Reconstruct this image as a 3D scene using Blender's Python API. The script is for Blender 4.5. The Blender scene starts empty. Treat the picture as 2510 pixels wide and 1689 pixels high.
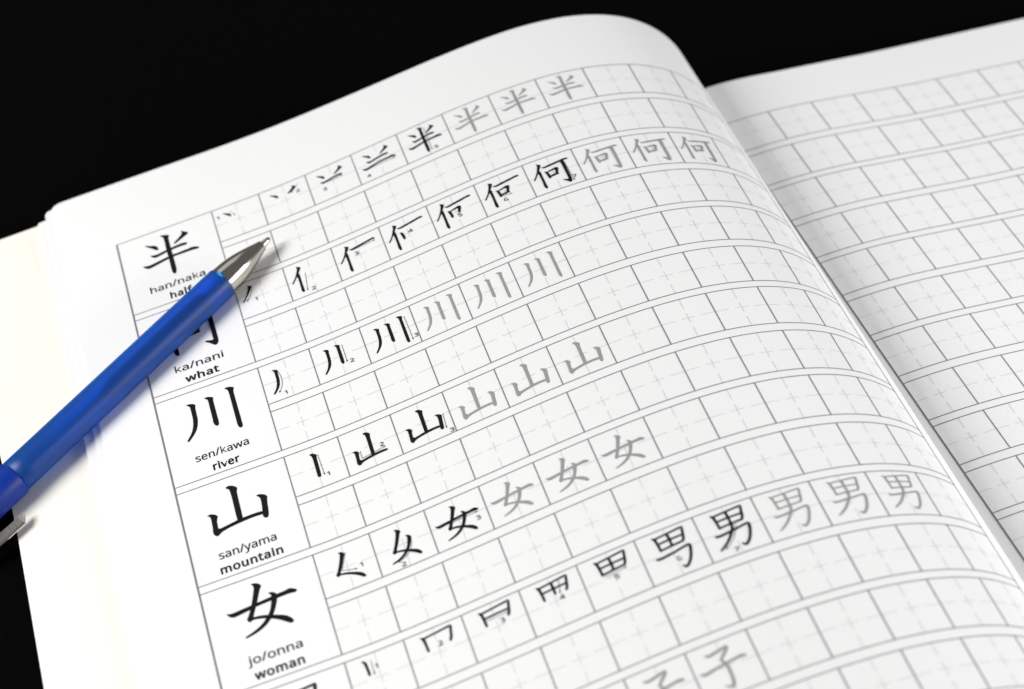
import bpy, bmesh, math, json, random
import numpy as np
from mathutils import Matrix, Vector
from mathutils.geometry import tessellate_polygon

S = bpy.context.scene
COL = S.collection
U = 0.01375            # one printed practice square is 13.75 mm high
ZT = 1.34              # height of the right-hand page datum above the table, in squares

# ------------------------------------------------------------------ camera
CAMROT = np.array([[0.9576099, 0.1948355, -0.2121846], [-0.2879847, 0.6652152, -0.6888784], [0.0069305, 0.7207828, 0.6931264]])
CAMLOC = np.array([-3.15253, -31.13901, 25.83224])
cam = bpy.data.cameras.new('camera')
cam.sensor_width = 36.0
cam.lens = 4815.186 / 2510.0 * 36.0
cam.clip_start = 0.01
cam.clip_end = 50.0
cam.dof.use_dof = True
cam.dof.focus_distance = 35.9 * U
cam.dof.aperture_fstop = cam.lens / 1000.0 / (0.45 * U)
cam.dof.aperture_blades = 7
camo = bpy.data.objects.new('camera', cam)
M = Matrix.Identity(4)
for i in range(3):
    for j in range(3):
        M[i][j] = float(CAMROT[i, j])
    M[i][3] = float((CAMLOC[i] + (ZT if i == 2 else 0)) * U)
camo.matrix_world = M
COL.objects.link(camo)
S.camera = camo

# ------------------------------------------------------------------ world, lamps, exposure
w = bpy.data.worlds.new('World')
S.world = w
w.use_nodes = True
bg = w.node_tree.nodes['Background']
bg.inputs[0].default_value = (0.98, 0.985, 1.0, 1)
bg.inputs[1].default_value = 0.19

def area(name, pos, target, size, energy, color=(1, 1, 1), size_y=None):
    l = bpy.data.lights.new(name, 'AREA')
    l.shape = 'RECTANGLE'
    l.size = size * U
    l.size_y = (size_y or size) * U
    l.energy = energy
    l.color = color
    o = bpy.data.objects.new(name, l)
    p = Vector(pos) * U
    t = Vector(target) * U
    o.location = p
    o.rotation_euler = (t - p).to_track_quat('-Z', 'Y').to_euler()
    COL.objects.link(o)
    return o

area('key_softbox', (-40, -10, 33.5), (2, -5, 1), 25, 6.1, (1.0, 0.99, 0.978))
area('fill_softbox', (50, -25, 20), (9, -6, 1), 20, 4.25, (1.0, 0.995, 0.99))
area('top_softbox', (-6, 34, 40), (4, -4, 1), 30, 0.35, (0.98, 0.99, 1.0))

S.view_settings.view_transform = 'Standard'
S.view_settings.look = 'None'
S.view_settings.exposure = 0.0
S.view_settings.gamma = 1.0
S.view_settings.use_curve_mapping = False
S.render.engine = 'CYCLES'
S.cycles.use_denoising = True
S.cycles.max_bounces = 10
S.cycles.transmission_bounces = 10
S.cycles.diffuse_bounces = 4

# ------------------------------------------------------------------ materials
def mat(name, color, rough=0.6, spec=0.3, metal=0.0, trans=0.0, coat=0.0):
    m = bpy.data.materials.new(name)
    m.use_nodes = True
    p = m.node_tree.nodes['Principled BSDF']
    p.inputs['Base Color'].default_value = (*color, 1)
    p.inputs['Roughness'].default_value = rough
    p.inputs['Specular IOR Level'].default_value = spec
    p.inputs['Metallic'].default_value = metal
    p.inputs['Transmission Weight'].default_value = trans
    p.inputs['Coat Weight'].default_value = coat
    return m, m.node_tree, p

def noise_color(nt, p, scale, c0, c1, detail=4.0, lo=0.35, hi=0.65):
    tc = nt.nodes.new('ShaderNodeTexCoord')
    n = nt.nodes.new('ShaderNodeTexNoise')
    n.inputs['Scale'].default_value = scale
    n.inputs['Detail'].default_value = detail
    r = nt.nodes.new('ShaderNodeValToRGB')
    r.color_ramp.elements[0].position = lo
    r.color_ramp.elements[1].position = hi
    r.color_ramp.elements[0].color = (*c0, 1)
    r.color_ramp.elements[1].color = (*c1, 1)
    nt.links.new(tc.outputs['Object'], n.inputs['Vector'])
    nt.links.new(n.outputs['Fac'], r.inputs['Fac'])
    nt.links.new(r.outputs['Color'], p.inputs['Base Color'])
    return tc

def noise_bump(nt, p, scale, strength, dist, detail=3.0):
    tc = nt.nodes.new('ShaderNodeTexCoord')
    n = nt.nodes.new('ShaderNodeTexNoise')
    n.inputs['Scale'].default_value = scale
    n.inputs['Detail'].default_value = detail
    b = nt.nodes.new('ShaderNodeBump')
    b.inputs['Strength'].default_value = strength
    b.inputs['Distance'].default_value = dist
    nt.links.new(tc.outputs['Object'], n.inputs['Vector'])
    nt.links.new(n.outputs['Fac'], b.inputs['Height'])
    nt.links.new(b.outputs['Normal'], p.inputs['Normal'])

M_PAPER, nt, p = mat('white_paper', (0.82, 0.82, 0.82), 0.55, 0.25)
noise_color(nt, p, 900, (0.838, 0.838, 0.84), (0.852, 0.852, 0.85))
M_COVER, nt, p = mat('cream_card', (0.86, 0.82, 0.69), 0.6, 0.2)
noise_color(nt, p, 120, (0.868, 0.845, 0.768), (0.878, 0.856, 0.782))
M_CARD, nt, p = mat('glossy_card', (0.12, 0.10, 0.3), 0.3, 0.5)
M_EDGE, nt, p = mat('page_edges', (0.75, 0.74, 0.71), 0.8, 0.1)
tc = nt.nodes.new('ShaderNodeTexCoord')
wv = nt.nodes.new('ShaderNodeTexWave')
wv.bands_direction = 'Z'
wv.inputs['Scale'].default_value = 900
wv.inputs['Distortion'].default_value = 1.5
rp = nt.nodes.new('ShaderNodeValToRGB')
rp.color_ramp.elements[0].color = (0.55, 0.54, 0.52, 1)
rp.color_ramp.elements[1].color = (0.8, 0.79, 0.76, 1)
nt.links.new(tc.outputs['Object'], wv.inputs['Vector'])
nt.links.new(wv.outputs['Fac'], rp.inputs['Fac'])
nt.links.new(rp.outputs['Color'], p.inputs['Base Color'])
M_INK, nt, p = mat('black_ink', (0.010, 0.010, 0.0095), 0.7, 0.08)
M_LINE, nt, p = mat('grey_rule_ink', (0.195, 0.195, 0.198), 0.6, 0.1)
M_DASH, nt, p = mat('pale_dash_ink', (0.60, 0.60, 0.605), 0.6, 0.2)
M_TRACE, nt, p = mat('grey_trace_ink', (0.31, 0.305, 0.305), 0.6, 0.2)
M_NUM, nt, p = mat('numeral_ink', (0.04, 0.04, 0.04), 0.6, 0.2)
PAGE_MATS = [M_PAPER, M_LINE, M_DASH, M_INK, M_TRACE, M_NUM]
PAPER, LINE, DASH, INK, TRACE, NUM = range(6)

M_TABLE, nt, p = mat('black_tabletop', (0.0024, 0.0024, 0.0026), 0.9, 0.015)
noise_color(nt, p, 300, (0.0017, 0.0018, 0.0018), (0.0021, 0.0021, 0.0022))

M_BLUE, nt, p = mat('translucent_blue_plastic', (0.0, 0.22, 0.86), 0.42, 0.12, trans=0.92)
p.inputs['IOR'].default_value = 1.42
noise_bump(nt, p, 2500, 0.10, 0.00004)
noise_color(nt, p, 1500, (0.0, 0.27, 0.97), (0.30, 0.50, 0.95), 0.0, 0.855, 0.90)    # specks of dust
M_GRIP, nt, p = mat('solid_blue_plastic', (0.002, 0.028, 0.27), 0.42, 0.25)
noise_bump(nt, p, 1400, 0.2, 0.00006)
M_REFILL, nt, p = mat('refill_dark_blue', (0.004, 0.012, 0.10), 0.4, 0.4)
M_METAL, nt, p = mat('satin_nickel', (0.50, 0.47, 0.415), 0.13, 0.5, metal=1.0)
M_BRASS, nt, p = mat('polished_tip', (0.66, 0.62, 0.50), 0.12, 0.5, metal=1.0)
M_CLIP, nt, p = mat('brushed_clip_steel', (0.60, 0.575, 0.53), 0.20, 0.5, metal=1.0)
noise_bump(nt, p, 900, 0.25, 0.00008)
M_BLACK, nt, p = mat('black_plastic', (0.008, 0.008, 0.01), 0.4, 0.4)

# ------------------------------------------------------------------ the two page surfaces, in squares
PITCH, G2, LW, CW = 1.19834, -0.02921, 1.9892, 1.0189
KN = np.array([-3.0, 0.0, 1.0, 2.0, 3.0, 4.0, 5.0, 6.0, 7.0, 8.0, 9.0, 9.5, 10.0, 10.5, 11.0, 11.5, 11.85, 12.2, 12.6])
TH = np.array([0.21428, 0.2111, 0.24447, 0.2908, 0.31489, 0.31886, 0.29616, 0.2439, 0.14952, 0.00258, -0.2116, -0.35445, -0.52201, -0.69878, -0.87253, -1.08, -1.4, -1.75, -1.9])
CN = np.array([-0.33362, -0.09927, 0.20206, 0.05927, -0.08169, -0.15148, -0.18743, -0.19522, -0.12215, 0.05969, 0.24031, 0.38515, 0.58165, 0.75811, 0.84595, 0.84595, 0.50757, 0.25379, 0.16919])
SS = np.linspace(-7, 13, 2001)

def _profile(th, kn, ss):
    t = np.interp(ss, kn, th)
    ds = ss[1] - ss[0]
    c = np.concatenate([[0], np.cumsum((np.cos(t[1:]) + np.cos(t[:-1])) / 2 * ds)])
    s = np.concatenate([[0], np.cumsum((np.sin(t[1:]) + np.sin(t[:-1])) / 2 * ds)])
    i0 = int(np.argmin(abs(ss)))
    return (c - c[i0]) * CW, (s - s[i0]) * CW

LX, LZ = _profile(TH, KN, SS)
LX2, LZ2 = _profile(TH + CN * 0.1, KN, SS)

def surf_left(u, v):
    t = v / 10
    x = np.interp(u, SS, LX)
    z = np.interp(u, SS, LZ)
    return np.array([x + (np.interp(u, SS, LX2) - x) * t, -v, z + (np.interp(u, SS, LZ2) - z) * t])

RKN = np.array([-1.5, 0., 1, 2, 3.5, 5, 7.])
RTH = np.array([0.34196, 0.16721, 0.05071, -0.03364, -0.04296, 0.0, 0.0])
RSS = np.linspace(-3, 17, 2001)
RXP, RZP = _profile(RTH, RKN, RSS)
RPHI = 0.04049
RO = [11.08546, -0.25254, 0.02289]
RC, RSN = math.cos(RPHI), math.sin(RPHI)
U_END = 12.35

def surf_right(u, v):
    x = np.interp(u, RSS, RXP)
    z = np.interp(u, RSS, RZP)
    X = RO[0] + RC * x + RSN * v
    gut = float(surf_left(U_END, v)[0])
    k = max(0.0, 1 - (X - gut) / 0.10)           # the paper dives into the gutter beside the spine
    return np.array([X, RO[1] + RSN * x - RC * v, RO[2] + z - 0.25 * k * k])

def right_inner(v):                              # the u at which the right page reaches the spine
    gut = float(surf_left(U_END, v)[0]) + 0.015
    lo, hi = -1.5, 2.0
    for _ in range(30):
        mid = (lo + hi) / 2
        x = np.interp(mid, RSS, RXP)
        if RO[0] + RC * x + RSN * v < gut:
            lo = mid
        else:
            hi = mid
    return hi

def point(surf, u, v, h):
    e = 0.01
    P = surf(u, v)
    a = surf(u + e, v) - P
    b = P - surf(u, v + e)
    n = np.cross(a, b)
    n /= np.linalg.norm(n)
    q = P + n * h
    return Vector((q[0] * U, q[1] * U, (q[2] + ZT) * U))

def vrow(r, b=0.0):
    return r * PITCH + (r // 2) * G2 + b

# ------------------------------------------------------------------ object helpers
def link(name, bm, mats, parent=None, smooth=True):
    me = bpy.data.meshes.new(name)
    bm.normal_update()
    bm.to_mesh(me)
    bm.free()
    for m in (mats if isinstance(mats, list) else [mats]):
        me.materials.append(m)
    if smooth:
        me.polygons.foreach_set('use_smooth', [True] * len(me.polygons))
    o = bpy.data.objects.new(name, me)
    COL.objects.link(o)
    if parent is not None:
        o.parent = parent
        o.matrix_parent_inverse = parent.matrix_world.inverted()
    return o

def thing(name, label, cat, loc):
    o = bpy.data.objects.new(name, None)
    o.empty_display_size = 0.01
    o.location = loc
    COL.objects.link(o)
    bpy.context.view_layer.update()
    o['label'] = label
    o['category'] = cat
    return o

def sheet(bm, surf, us, vs, h_top, thick, edge=None, mi=0):
    """A sheet of paper with real thickness that follows a page surface.
    us(v) gives the row of u values, edge(u, v) may move an outline point."""
    top, bot = [], []
    for v in vs:
        rt, rb = [], []
        for u in us(v):
            uu, vv = edge(u, v) if edge else (u, v)
            rt.append(bm.verts.new(point(surf, uu, vv, h_top)))
            rb.append(bm.verts.new(point(surf, uu, vv, h_top - thick)))
        top.append(rt)
        bot.append(rb)
    ny, nx = len(top), len(top[0])
    fs = []
    for j in range(ny - 1):
        for i in range(nx - 1):
            fs.append(bm.faces.new((top[j][i], top[j + 1][i], top[j + 1][i + 1], top[j][i + 1])))
            fs.append(bm.faces.new((bot[j][i], bot[j][i + 1], bot[j + 1][i + 1], bot[j + 1][i])))
    def rim(seq_t, seq_b):
        for a in range(len(seq_t) - 1):
            t0 = bm.verts.new(seq_t[a].co); t1 = bm.verts.new(seq_t[a + 1].co)
            b0 = bm.verts.new(seq_b[a].co); b1 = bm.verts.new(seq_b[a + 1].co)
            fs.append(bm.faces.new((t0, t1, b1, b0)))
    rim(top[0], bot[0]); rim(top[-1][::-1], bot[-1][::-1])
    rim([r[0] for r in top][::-1], [r[0] for r in bot][::-1])
    rim([r[-1] for r in top], [r[-1] for r in bot])
    for f in fs:
        f.material_index = mi

class Printer:
    """Prints flat shapes, given in page squares, on a page mesh as thin films of ink."""
    def __init__(self, bm, surf):
        self.bm, self.surf = bm, surf
        self.level = 0.0

    def tri(self, a, b, c, h, mi, lim):
        L = [(b[0]-a[0])**2 + (b[1]-a[1])**2, (c[0]-b[0])**2 + (c[1]-b[1])**2, (a[0]-c[0])**2 + (a[1]-c[1])**2]
        m = max(L)
        if m > lim * lim:
            k = L.index(m)
            if k == 0:
                q = ((a[0]+b[0])/2, (a[1]+b[1])/2); self.tri(a, q, c, h, mi, lim); self.tri(q, b, c, h, mi, lim)
            elif k == 1:
                q = ((b[0]+c[0])/2, (b[1]+c[1])/2); self.tri(a, b, q, h, mi, lim); self.tri(a, q, c, h, mi, lim)
            else:
                q = ((a[0]+c[0])/2, (a[1]+c[1])/2); self.tri(a, b, q, h, mi, lim); self.tri(q, b, c, h, mi, lim)
            return
        area2 = (b[0]-a[0])*(c[1]-a[1]) - (c[0]-a[0])*(b[1]-a[1])
        if abs(area2) < 1e-9:
            return
        if area2 > 0:
            b, c = c, b
        vs = [self.bm.verts.new(point(self.surf, p[0], p[1], h)) for p in (a, b, c)]
        self.bm.faces.new(vs).material_index = mi

    def poly(self, loops, h, mi, lim=0.22):
        flat = [p for l in loops for p in l]
        for t in tessellate_polygon([[Vector((p[0], p[1], 0)) for p in l] for l in loops]):
            self.tri(flat[t[0]], flat[t[1]], flat[t[2]], h, mi, lim)

    def line(self, u0, v0, u1, v1, wd, h, mi):
        n = max(1, int(math.ceil(math.hypot(u1-u0, v1-v0) / (0.14 if abs(u1-u0) > abs(v1-v0) else 0.8))))
        du, dv = u1-u0, v1-v0
        L = math.hypot(du, dv)
        nu, nv = -dv / L * wd / 2, du / L * wd / 2
        prev = None
        for i in range(n + 1):
            t = i / n
            c = (u0 + du*t, v0 + dv*t)
            pr = [self.bm.verts.new(point(self.surf, c[0]+nu, c[1]+nv, h)), self.bm.verts.new(point(self.surf, c[0]-nu, c[1]-nv, h))]
            if prev:
                f = self.bm.faces.new((prev[0], pr[0], pr[1], prev[1]))
                f.material_index = mi
            prev = pr

    def path(self, pts, wd, h, mi):
        for a, b in zip(pts[:-1], pts[1:]):
            self.line(a[0], a[1], b[0], b[1], wd, h, mi)

H_DASH, H_ROW, H_COL, H_MARK = 0.0030, 0.0036, 0.0042, 0.0050

def smooth_loop(pts, keep=0.62):
    """Round the traced outline of a brush stroke a little (one corner-cutting pass on blunt corners)."""
    n = len(pts)
    out = []
    for i in range(n):
        a, b, c = pts[i-1], pts[i], pts[(i+1) % n]
        v1 = (a[0]-b[0], a[1]-b[1]); v2 = (c[0]-b[0], c[1]-b[1])
        l1 = math.hypot(*v1); l2 = math.hypot(*v2)
        cs = (v1[0]*v2[0] + v1[1]*v2[1]) / max(l1*l2, 1e-9)
        if cs > 0.55:
            out.append((b[0], b[1])); continue
        k1 = min(0.3, 0.035 / max(l1, 1e-6)); k2 = min(0.3, 0.035 / max(l2, 1e-6))
        out.append((b[0]+v1[0]*k1, b[1]+v1[1]*k1)); out.append((b[0]+v2[0]*k2, b[1]+v2[1]*k2))
    return out

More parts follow.
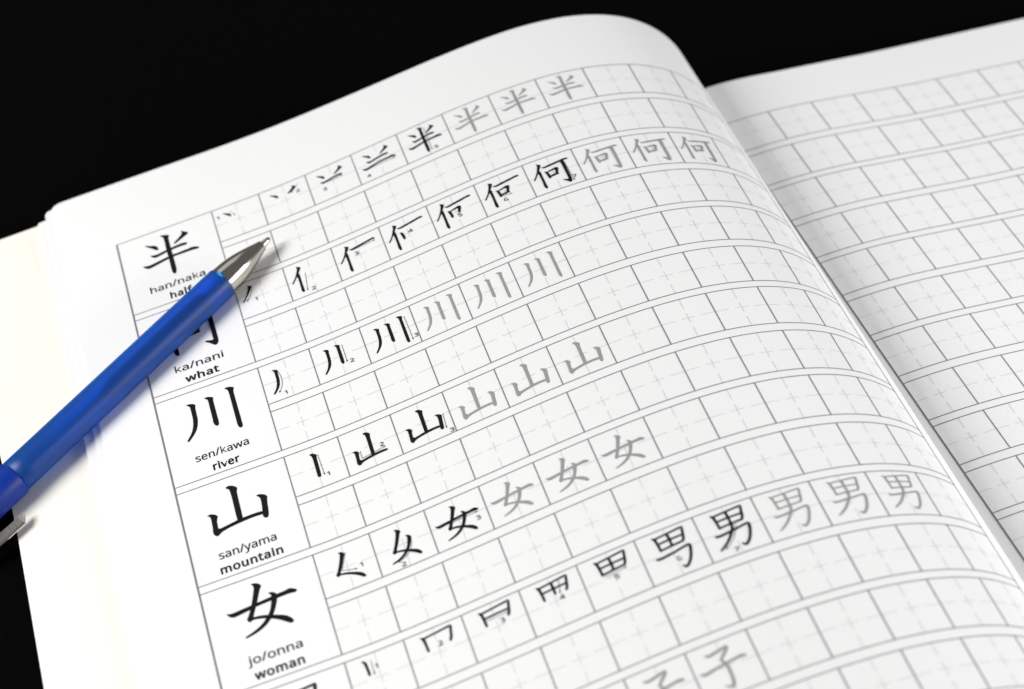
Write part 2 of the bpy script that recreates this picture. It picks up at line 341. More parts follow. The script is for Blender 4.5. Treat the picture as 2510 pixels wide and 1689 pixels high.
# ------------------------------------------------------------------ lettering data (outlines in 1/1000 em, and brush strokes in squares)
FONT = json.loads('''{"a":[450,[[[231,437],[279,433],[318,422],[347,403],[368,375],[381,338],[385,293],[385,0],[334,0],[320,61],[304,46],[292,33],[279,22],[265,13],[250,5],[234,-1],[216,-5],[195,-7],[172,-8],[148,-7],[124,-2],[103,6],[84,16],[68,30],[55,48],[45,68],[39,92],[37,119],[43,159],[59,192],[87,219],[127,238],[179,251],[243,257],[316,259],[316,285],[313,317],[306,342],[293,359],[275,371],[253,378],[227,380],[205,379],[183,376],[163,370],[143,363],[124,355],[106,347],[84,400],[104,410],[126,419],[151,426],[177,432],[204,436]],[[252,208],[204,203],[167,195],[141,182],[124,165],[113,144],[110,119],[112,97],[120,79],[132,66],[148,56],[167,51],[188,49],[223,52],[253,62],[279,79],[299,103],[311,134],[315,172],[315,210]]]],"b":[493,[[[139,461],[139,443],[138,426],[138,410],[137,396],[136,383],[135,373],[139,373],[153,390],[169,405],[189,419],[213,429],[240,435],[272,437],[322,431],[365,412],[401,381],[428,338],[444,283],[449,215],[447,168],[439,127],[427,91],[410,61],[390,36],[365,17],[337,3],[306,-5],[272,-8],[240,-6],[213,0],[189,10],[169,24],[153,38],[139,55],[133,55],[119,0],[68,0],[68,609],[139,609]],[[260,379],[231,377],[207,371],[188,361],[172,348],[159,330],[150,308],[144,282],[140,252],[139,217],[142,165],[150,125],[165,93],[187,69],[219,55],[261,51],[297,55],[325,69],[348,93],[363,126],[373,166],[376,216],[373,265],[363,306],[348,338],[325,360],[296,374]]]],"d":[493,[[[221,-8],[171,-2],[128,17],[92,48],[65,91],[49,146],[44,214],[49,282],[66,338],[93,381],[128,413],[171,432],[221,438],[243,437],[262,434],[280,429],[296,423],[310,416],[323,407],[335,397],[345,386],[354,374],[359,374],[359,383],[358,393],[356,405],[355,418],[355,429],[354,438],[354,609],[425,609],[425,0],[368,0],[358,58],[345,46],[335,35],[323,24],[310,15],[296,7],[279,1],[262,-4],[242,-7]],[[232,51],[273,55],[305,67],[328,88],[343,117],[352,154],[355,200],[355,213],[352,263],[343,304],[329,336],[306,360],[274,375],[231,379],[196,374],[168,359],[146,334],[130,300],[120,260],[117,213],[120,165],[130,125],[146,93],[168,69],[197,55]]]],"e":[452,[[[234,438],[269,435],[301,427],[329,414],[354,396],[374,373],[390,346],[402,315],[409,281],[411,244],[411,201],[117,201],[122,157],[134,119],[154,90],[181,69],[215,56],[254,52],[280,53],[305,56],[327,60],[348,66],[370,73],[392,82],[392,20],[370,11],[349,4],[327,-1],[304,-5],[279,-7],[251,-8],[212,-5],[176,3],[143,17],[114,36],[90,61],[70,91],[56,126],[47,167],[44,212],[47,257],[55,297],[68,333],[86,364],[108,390],[134,411],[164,426],[198,435]],[[233,380],[202,377],[175,366],[154,348],[137,323],[125,293],[119,257],[338,257],[336,281],[333,302],[326,322],[318,338],[306,353],[292,364],[276,373],[256,378]]]],"f":[276,[[[266,375],[158,375],[158,0],[87,0],[87,375],[12,375],[12,408],[87,432],[87,457],[89,492],[95,522],[104,547],[116,568],[132,585],[152,597],[174,606],[199,612],[227,613],[244,613],[259,612],[274,609],[287,606],[300,603],[310,599],[292,544],[283,546],[273,549],[262,552],[251,554],[239,555],[228,556],[206,553],[189,545],[175,532],[166,513],[160,489],[158,458],[158,430],[266,430]]]],"h":[496,[[[139,431],[139,420],[138,410],[138,399],[137,389],[136,379],[135,370],[140,370],[149,385],[161,397],[174,407],[188,416],[204,424],[221,429],[238,434],[255,436],[273,437],[306,435],[335,430],[360,421],[382,408],[399,391],[413,370],[423,344],[429,314],[431,280],[431,0],[361,0],[361,275],[358,307],[351,333],[338,353],[319,367],[295,376],[265,379],[235,377],[210,370],[189,360],[173,347],[160,329],[150,308],[144,283],[140,254],[139,222],[139,0],[68,0],[68,609],[139,609]]]],"i":[207,[[[139,430],[139,0],[68,0],[68,430]],[[104,591],[115,590],[124,586],[133,580],[140,572],[144,560],[145,546],[144,532],[140,521],[133,512],[124,506],[115,502],[104,501],[93,502],[83,506],[75,512],[68,521],[64,532],[63,546],[64,560],[68,572],[75,580],[83,586],[93,590]]]],"j":[207,[[[18,-192],[5,-192],[-7,-191],[-18,-190],[-27,-188],[-36,-185],[-44,-183],[-44,-126],[-36,-128],[-28,-130],[-19,-132],[-10,-133],[-1,-134],[9,-134],[25,-132],[39,-128],[51,-120],[61,-108],[66,-90],[68,-67],[68,430],[139,430],[139,-64],[137,-90],[133,-113],[126,-133],[116,-151],[103,-166],[87,-177],[67,-186],[44,-191]],[[63,546],[64,560],[68,572],[75,580],[83,586],[93,590],[104,591],[115,590],[124,586],[133,580],[140,572],[144,560],[145,546],[144,532],[140,521],[133,512],[124,506],[115,502],[104,501],[93,502],[83,506],[75,512],[68,521],[64,532]]]],"k":[428,[[[138,291],[138,282],[137,270],[137,257],[135,221],[142,226],[146,232],[152,240],[172,264],[178,272],[184,279],[189,285],[326,430],[409,430],[235,246],[421,0],[336,0],[187,200],[138,158],[138,0],[68,0],[68,609],[138,609]]]],"l":[207,[[[139,0],[68,0],[68,609],[139,609]]]],"m":[750,[[[540,438],[584,434],[621,421],[649,401],[669,371],[681,330],[685,280],[685,0],[615,0],[615,277],[613,308],[606,333],[594,353],[577,367],[555,376],[528,379],[490,374],[460,362],[438,342],[423,315],[414,280],[411,237],[411,0],[342,0],[342,277],[341,298],[337,317],[332,333],[325,347],[315,359],[303,367],[289,374],[272,377],[253,379],[227,377],[204,370],[185,360],[170,347],[158,329],[150,308],[144,283],[140,255],[139,223],[139,0],[68,0],[68,430],[125,430],[136,371],[140,371],[149,385],[160,398],[173,409],[186,418],[201,425],[217,431],[233,435],[249,437],[266,438],[298,436],[325,430],[349,420],[369,406],[386,388],[398,366],[402,366],[418,388],[438,406],[461,420],[486,430],[512,436]]]],"n":[496,[[[275,438],[322,434],[361,421],[391,401],[413,371],[426,330],[431,280],[431,0],[361,0],[361,275],[358,307],[351,333],[338,353],[319,367],[295,376],[265,379],[222,374],[189,361],[166,338],[151,308],[142,269],[139,223],[139,0],[68,0],[68,430],[125,430],[136,371],[140,371],[150,385],[162,398],[175,409],[190,418],[206,425],[222,431],[239,435],[257,437]]]],"o":[485,[[[442,216],[440,181],[436,150],[428,121],[417,95],[404,71],[388,51],[369,33],[348,18],[324,7],[299,-1],[271,-6],[241,-8],[214,-6],[188,-1],[163,7],[140,18],[119,33],[100,51],[84,71],[70,95],[59,121],[51,150],[46,181],[44,216],[47,261],[55,301],[68,336],[87,367],[110,392],[137,412],[169,426],[204,435],[244,438],[281,435],[316,426],[347,412],[374,392],[398,367],[417,336],[431,301],[439,261]],[[117,216],[119,184],[123,154],[130,128],[141,105],[155,86],[172,71],[192,59],[216,53],[243,51],[270,53],[294,59],[314,71],[331,86],[345,105],[356,128],[363,154],[367,184],[369,216],[367,248],[363,277],[355,303],[345,325],[331,344],[314,359],[294,370],[270,376],[242,379],[202,374],[171,359],[147,335],[130,303],[120,263]]]],"r":[331,[[[269,438],[277,438],[286,437],[295,437],[304,436],[312,435],[319,433],[310,368],[303,370],[296,371],[287,372],[279,373],[271,374],[264,374],[248,373],[232,369],[217,363],[202,355],[189,346],[176,334],[166,321],[156,305],[149,289],[143,270],[140,251],[139,229],[139,0],[68,0],[68,430],[126,430],[134,351],[147,367],[158,381],[170,395],[183,407],[198,418],[214,426],[231,433],[249,437]]]],"s":[384,[[[348,119],[346,92],[339,69],[327,49],[311,32],[292,18],[268,6],[241,-2],[210,-6],[176,-8],[148,-7],[122,-5],[99,-1],[78,5],[59,11],[42,19],[42,83],[60,75],[81,67],[104,60],[128,54],[153,50],[178,49],[211,51],[236,57],[256,66],[269,79],[277,94],[280,112],[279,123],[276,132],[271,141],[264,150],[253,158],[239,167],[222,176],[200,185],[174,196],[148,206],[124,217],[103,228],[84,239],[69,252],[57,266],[48,283],[43,302],[41,324],[46,358],[61,386],[85,408],[118,425],[157,435],[202,438],[228,437],[252,434],[275,430],[298,424],[319,417],[339,409],[315,353],[297,360],[278,366],[258,372],[238,377],[218,379],[197,380],[171,379],[149,374],[131,366],[118,356],[111,343],[108,328],[109,317],[113,307],[119,298],[127,290],[139,282],[154,274],[172,266],[193,256],[219,246],[245,236],[268,226],[289,215],[306,203],[321,191],[333,176],[341,159],[346,140]]]],"t":[289,[[[212,50],[222,50],[233,51],[245,53],[255,54],[264,56],[272,59],[272,5],[263,1],[253,-2],[240,-4],[226,-6],[213,-8],[200,-8],[178,-7],[157,-3],[138,4],[120,13],[104,27],[91,44],[82,66],[76,93],[74,125],[74,375],[13,375],[13,409],[75,437],[103,528],[144,528],[144,430],[269,430],[269,375],[144,375],[144,127],[146,103],[153,83],[163,69],[177,58],[193,52]]]],"u":[496,[[[427,430],[427,0],[370,0],[359,57],[346,43],[334,31],[321,20],[306,11],[290,4],[273,-1],[256,-5],[238,-7],[220,-8],[187,-6],[159,-1],[134,8],[112,21],[95,38],[81,59],[71,85],[65,114],[63,148],[63,430],[135,430],[135,153],[137,122],[145,96],[158,76],[176,62],[200,53],[230,51],[260,53],[285,59],[306,69],[323,82],[336,100],[345,121],[352,146],[356,175],[357,206],[357,430]]]],"v":[407,[[[163,0],[0,430],[75,430],[167,176],[171,164],[176,151],[180,137],[185,123],[189,109],[193,96],[197,83],[199,72],[201,63],[207,72],[210,84],[214,96],[218,110],[222,124],[227,138],[232,152],[237,165],[241,176],[332,430],[407,430],[244,0]]]],"w":[630,[[[346,243],[336,276],[333,287],[330,297],[328,308],[321,335],[319,343],[317,351],[316,357],[312,351],[310,343],[308,335],[306,326],[304,317],[302,307],[299,297],[297,286],[294,275],[291,264],[287,253],[284,242],[207,1],[127,1],[9,431],[82,431],[141,201],[145,186],[149,170],[153,154],[157,139],[160,124],[163,109],[166,96],[168,84],[169,73],[174,80],[176,88],[178,97],[185,128],[187,138],[190,149],[193,160],[196,170],[199,180],[201,188],[277,431],[354,431],[428,188],[432,176],[436,163],[440,149],[444,135],[447,122],[451,109],[454,96],[456,84],[457,74],[462,84],[464,95],[466,108],[469,122],[473,137],[477,153],[481,169],[485,185],[489,201],[549,431],[621,431],[502,1],[419,1]]]],"y":[409,[[[1,430],[76,430],[169,185],[174,171],[179,157],[184,144],[188,130],[193,117],[196,105],[200,92],[203,80],[205,68],[212,83],[217,100],[224,121],[231,142],[238,164],[245,186],[333,430],[409,430],[224,-59],[213,-85],[201,-108],[188,-130],[173,-148],[157,-164],[138,-176],[117,-185],[94,-191],[67,-192],[55,-192],[44,-192],[34,-190],[25,-189],[16,-188],[9,-186],[9,-130],[15,-131],[22,-132],[30,-133],[38,-134],[47,-135],[56,-135],[72,-134],[86,-131],[99,-126],[110,-118],[121,-110],[130,-99],[138,-87],[145,-73],[152,-59],[174,-2]]]],"/":[298,[[[290,573],[77,0],[8,0],[221,573]]]],"1":[459,[[[285,0],[216,0],[216,400],[216,415],[216,428],[216,439],[216,450],[217,460],[217,470],[219,499],[211,491],[203,483],[196,477],[169,455],[108,405],[71,452],[226,573],[285,573]]]],"2":[459,[[[417,0],[38,0],[38,59],[188,210],[216,238],[240,264],[261,287],[280,309],[295,331],[306,353],[315,376],[320,399],[322,424],[318,453],[309,477],[294,496],[273,510],[249,518],[221,520],[194,519],[169,514],[147,506],[126,495],[104,482],[83,466],[45,513],[60,526],[77,537],[94,548],[113,557],[132,565],[153,572],[174,577],[197,580],[221,581],[255,579],[285,572],[313,562],[336,548],[356,531],[372,510],[384,485],[391,458],[394,428],[392,399],[386,371],[375,344],[361,318],[344,292],[324,267],[301,241],[275,214],[247,185],[128,67],[417,64]]]],"3":[459,[[[395,439],[394,414],[389,392],[381,372],[370,355],[356,339],[340,326],[321,316],[300,307],[277,302],[319,290],[353,276],[379,255],[398,229],[409,198],[413,163],[410,131],[403,101],[390,74],[371,50],[348,30],[318,14],[283,2],[241,-6],[193,-8],[164,-7],[136,-5],[110,-1],[85,5],[60,13],[36,23],[36,89],[61,78],[87,69],[114,61],[141,56],[168,52],[194,51],[241,55],[278,65],[305,81],[324,104],[335,132],[339,164],[337,187],[331,206],[320,223],[306,236],[288,247],[265,255],[240,261],[211,264],[179,265],[123,265],[123,326],[180,326],[209,327],[236,332],[259,339],[278,350],[294,362],[307,377],[316,394],[321,413],[323,434],[320,460],[311,481],[295,498],[274,511],[249,519],[219,521],[199,521],[181,519],[164,515],[147,511],[132,505],[117,498],[103,491],[89,482],[75,473],[39,521],[61,537],[87,550],[115,563],[147,573],[181,579],[218,581],[273,576],[317,563],[352,540],[376,511],[390,477]]]],"4":[459,[[[443,130],[359,130],[359,0],[291,0],[291,130],[17,130],[17,190],[286,576],[359,576],[359,193],[443,193]],[[291,374],[291,387],[291,400],[291,412],[292,423],[292,434],[293,444],[293,454],[294,464],[294,474],[294,483],[295,492],[295,500],[287,490],[282,479],[276,468],[270,456],[263,446],[257,438],[86,193],[291,193]]]],"5":[459,[[[221,351],[258,349],[292,342],[322,331],[349,316],[371,297],[389,274],[402,247],[410,217],[413,183],[410,145],[402,111],[387,81],[368,54],[343,32],[314,15],[280,2],[242,-5],[199,-8],[170,-7],[142,-4],[116,0],[91,6],[70,14],[51,23],[51,90],[71,79],[95,70],[121,62],[148,57],[174,53],[200,52],[227,54],[252,58],[274,65],[293,76],[310,89],[323,106],[333,126],[339,149],[341,176],[337,210],[325,239],[306,262],[279,279],[243,289],[197,292],[182,291],[164,290],[146,288],[128,285],[112,283],[99,280],[64,302],[86,573],[373,573],[373,508],[146,508],[132,342],[142,344],[155,346],[169,348],[185,350],[202,351]]]],"6":[459,[[[44,245],[45,278],[47,310],[51,342],[57,374],[64,404],[75,433],[87,461],[103,486],[121,510],[143,530],[168,548],[196,562],[228,572],[265,578],[306,581],[318,580],[330,580],[344,579],[356,578],[368,576],[377,573],[377,513],[367,516],[356,519],[344,520],[332,522],[320,523],[308,523],[273,521],[242,515],[216,504],[193,491],[173,474],[158,454],[145,431],[134,407],[127,380],[121,352],[117,322],[115,291],[119,291],[128,303],[138,315],[150,326],[163,335],[178,343],[194,350],[213,355],[233,357],[255,358],[287,356],[316,349],[342,338],[365,322],[384,303],[400,279],[412,251],[419,220],[421,184],[419,147],[411,112],[399,82],[382,55],[361,33],[336,15],[307,2],[275,-5],[239,-8],[212,-6],[187,-1],[163,7],[140,19],[119,35],[101,54],[84,76],[70,103],[59,133],[51,166],[46,204]],[[238,51],[270,55],[297,66],[320,84],[337,109],[348,143],[351,184],[348,218],[339,247],[324,271],[302,289],[274,300],[241,303],[217,301],[195,296],[175,287],[157,276],[143,263],[131,248],[122,232],[117,215],[115,198],[116,181],[119,163],[123,146],[129,129],[137,114],[146,99],[158,85],[170,74],[185,64],[201,57],[219,53]]]],"7":[459,[[[109,0],[344,508],[35,508],[35,573],[419,573],[419,518],[187,0]]]]}''')
